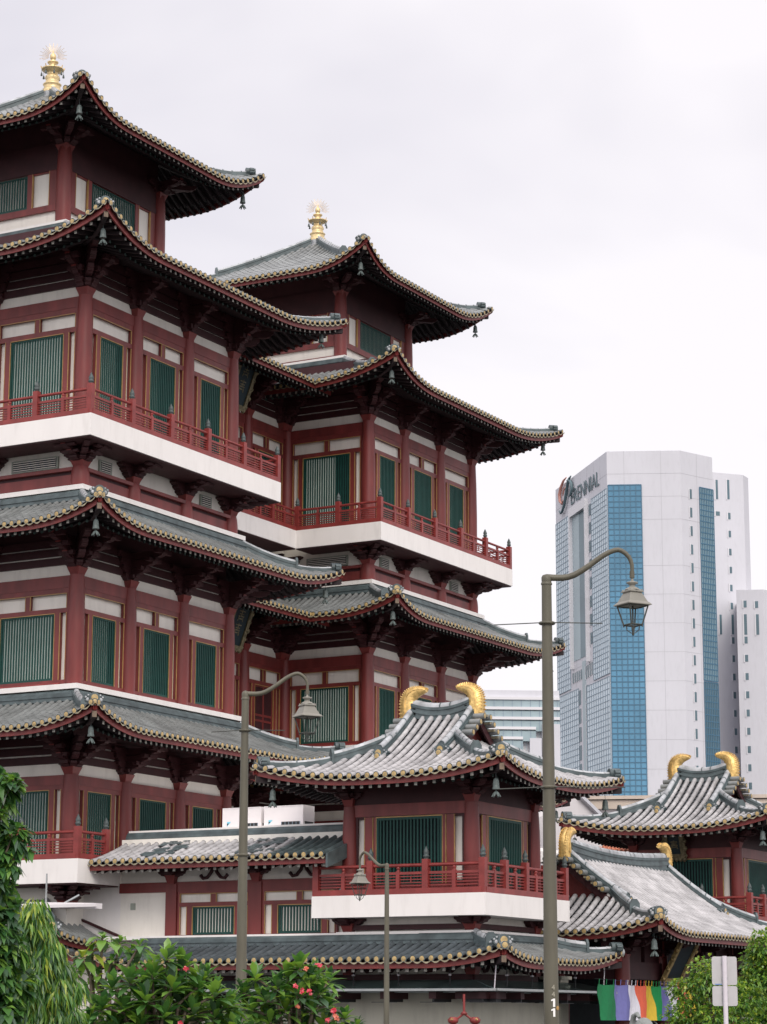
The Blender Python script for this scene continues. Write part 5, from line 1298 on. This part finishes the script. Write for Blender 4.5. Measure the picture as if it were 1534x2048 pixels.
# broadleaf tree at the left edge
D = 40
base = at(-60, 2040, D); base.z = 0
cl = [(at(x, y, D+dd), r) for x, y, r, dd in ((-12,1560,.22,0),(20,1572,.17,0),(8,1600,.14,.2),(-12,1640,.2,0),(25,1668,.2,0),(50,1690,.11,.1),(5,1700,.2,0),(28,1728,.14,0),(-20,1750,.26,0),(10,1790,.2,.2),(26,1815,.12,0),(-10,1850,.3,0),(20,1890,.24,.1),(-20,1930,.4,0),(25,1960,.3,.3),(0,2030,.4,0))]
tr = [limb(base, at(-30, 1750, D), .16, .07), limb(at(-40, 1850, D), at(-5, 1570, D), .06, .02)]+[limb(at(-30, c[1] if False else 1800, D), c0, .04, .012, 4) for c0, r in cl]
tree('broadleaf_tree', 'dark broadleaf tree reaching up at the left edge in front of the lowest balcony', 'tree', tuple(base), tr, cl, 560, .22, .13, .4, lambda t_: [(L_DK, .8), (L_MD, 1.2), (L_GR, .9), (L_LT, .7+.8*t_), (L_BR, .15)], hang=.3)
# drooping tree
D = 43
base = at(60, 2040, D); base.z = 0
cl = [(at(x, y, D+dd), r) for x, y, r, dd in ((72,1815,.2,0),(60,1850,.28,0),(88,1855,.18,.1),(50,1900,.34,.1),(100,1900,.26,0),(75,1945,.36,0),(125,1935,.2,.1),(40,1980,.42,0),(110,1985,.34,0),(148,1975,.16,.1),(75,2030,.45,0),(135,2035,.3,0),(10,2010,.4,.2),(60,2090,.6,0),(130,2090,.4,0))]
tr = [limb(base, at(70, 1840, D), .1, .03)]+[limb(at(65, 2000, D), c0, .03, .01, 4) for c0, r in cl]
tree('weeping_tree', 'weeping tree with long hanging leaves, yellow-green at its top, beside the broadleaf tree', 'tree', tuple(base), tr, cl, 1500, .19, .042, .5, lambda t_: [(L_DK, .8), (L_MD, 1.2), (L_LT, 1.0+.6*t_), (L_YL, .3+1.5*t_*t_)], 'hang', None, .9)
# rosette shrubs
def rosette_shrub(name, label, cat, base, heads, D, L, W, mats, flowers, nl=24, lift=.35, droop=.25, fill=0):
    hh = list(heads)
    for i in range(fill):
        x, y, s, dd = hh[int(rnd()*len(hh))]; heads = heads+[(x+(rnd()-.5)*70, y+14+rnd()*60, .8+.25*rnd(), dd+.3+.7*rnd())]
    b = at(*base, D); b.z = 0; t = thing(name, label, cat, tuple(b), 0); st = MB(); lf = MB(); fl = MB()
    hub = at(base[0], base[1]-20, D)
    for x, y, s, dd in heads:
        c = at(x, y, D+dd); q = c-b
        mid = (hub-b)*.45+q*.55+rv()*.12; mid.z = min(mid.z, q.z-.1)
        st.tube([Vector((rnd()*.3-.15, rnd()*.3-.15, 0)), mid*.5, mid, q], .03, M_BARK, 6, rs=[.05, .042, .032, .022])
        ax = (Zv+rv()*.35).normalized()
        for j in range(nl):
            f = j/nl; a = j*2.4+rnd()*.4; e = (lift+1.1*(1-f)*(1-f)*1.0-.55*f)+rnd()*.2
            h = ax.cross(Vector((math.cos(a), math.sin(a), .1))).normalized()
            d = h*math.cos(e)+ax*math.sin(e)
            leaf(lf, q-ax*.10*f, d, Zv+rv()*.1, L*s*(.75+.4*rnd()), W*s*(.85+.3*rnd()), pick(mats), droop, .28, 3)
    for x, y, n, m in flowers:
        c = at(x, y, D-.5)-b
        fl = MB()
        for i in range(n):
            q = c+rv()*.035*rnd()*(1+.12*n); ax = (rv()*.7+Vector((-FW.x, -FW.y, .5))).normalized(); u_ = ax.cross(Zv).normalized(); w_ = ax.cross(u_)
            for k in range(5):
                a = 2*PI*k/5+rnd(); leaf(fl, q, u_*math.cos(a)+w_*math.sin(a)+ax*.35, ax, .055, .04, m, .1, .1)
        ob('flower_cluster', fl.mesh('flower_cluster'), t)
        st.tube([c-Vector((0,0,.25))+Vector((FW.x, FW.y, 0))*.2, c], .01, L_MD, 4)
    ob('stems', st.mesh('stems'), t); ob('leaves', lf.mesh('leaves'), t)
MF = [(L_DK, .45), (L_MD, 1.2), (L_LT, 1.1), (L_GR, .5), (L_BR, .25)]
random.seed(11)
hd = [(335,1915,1,0),(365,1935,1,.2),(305,1950,1,0),(260,1965,1,0),(225,1975,.95,.3),(345,1975,1.05,-.2),(395,1975,1,.2),(430,1990,1,0),(290,2000,1,-.3),(250,2015,1,0),(205,2015,.9,0),(330,2030,1.05,-.3),(385,2025,1,0),(430,2035,1,.1),(460,2010,.9,.2),(180,2045,1,0),(280,2050,1,-.2),(350,2070,1,0),(420,2075,1,0),(230,2075,1,0),(470,2060,.9,0),(370,2000,.9,.5),(300,1980,.9,.6),(230,2050,.9,.5),(410,1955,.85,.6),(320,2090,1,0),(160,2085,.9,.2)]
rosette_shrub('frangipani_shrub', 'large frangipani shrub with few red blooms, left of the middle lamp post', 'shrub', (320, 2060), hd, 45, .50, .15, MF, [(372,1938,2,L_FL),(360,2046,2,L_FL)], fill=42)
hd = [(600,1935,1,0),(575,1955,1,.2),(620,1960,1,0),(555,1975,.9,0),(600,1990,1,-.2),(640,1985,.95,.1),(510,1955,.9,.3),(530,2000,.9,0),(570,2020,1,0),(625,2020,1,0),(655,2010,.85,.2),(505,2020,.85,.2),(690,2035,.75,0),(540,2045,1,0),(600,2060,1,0),(650,2055,1,0),(500,2065,.9,0),(715,2052,.6,0),(485,1985,.8,.5),(630,1945,.8,.3)]
rosette_shrub('frangipani_shrub', 'frangipani shrub with clusters of pink and coral flowers, right of the middle lamp post', 'shrub', (590, 2060), hd, 48, .50, .15, MF, [(612,1937,3,L_FO),(638,1932,4,L_FL),(590,1972,3,L_FL),(603,1983,3,L_FL),(618,1982,4,L_FL),(593,2012,4,L_FO),(668,2022,8,L_FL),(673,2034,6,L_FO),(655,2040,3,L_FL)], fill=18)
random.seed(5)
hd = [(205,1875,1,0),(185,1900,.9,.1),(240,1885,.95,.2),(280,1890,1,0),(165,1915,1,0),(225,1920,.9,0),(150,1945,.85,.1),(265,1915,.8,.3),(195,1950,.9,0)]
rosette_shrub('broadleaf_plant', 'pale green plant with wide arching leaves below the small porch roof', 'plant', (205, 2050), hd, 46.5, .42, .17, [(L_MD, .7), (L_LT, 1.2), (L_GR, .5), (L_YL, .12)], [], 11, .3, .7)
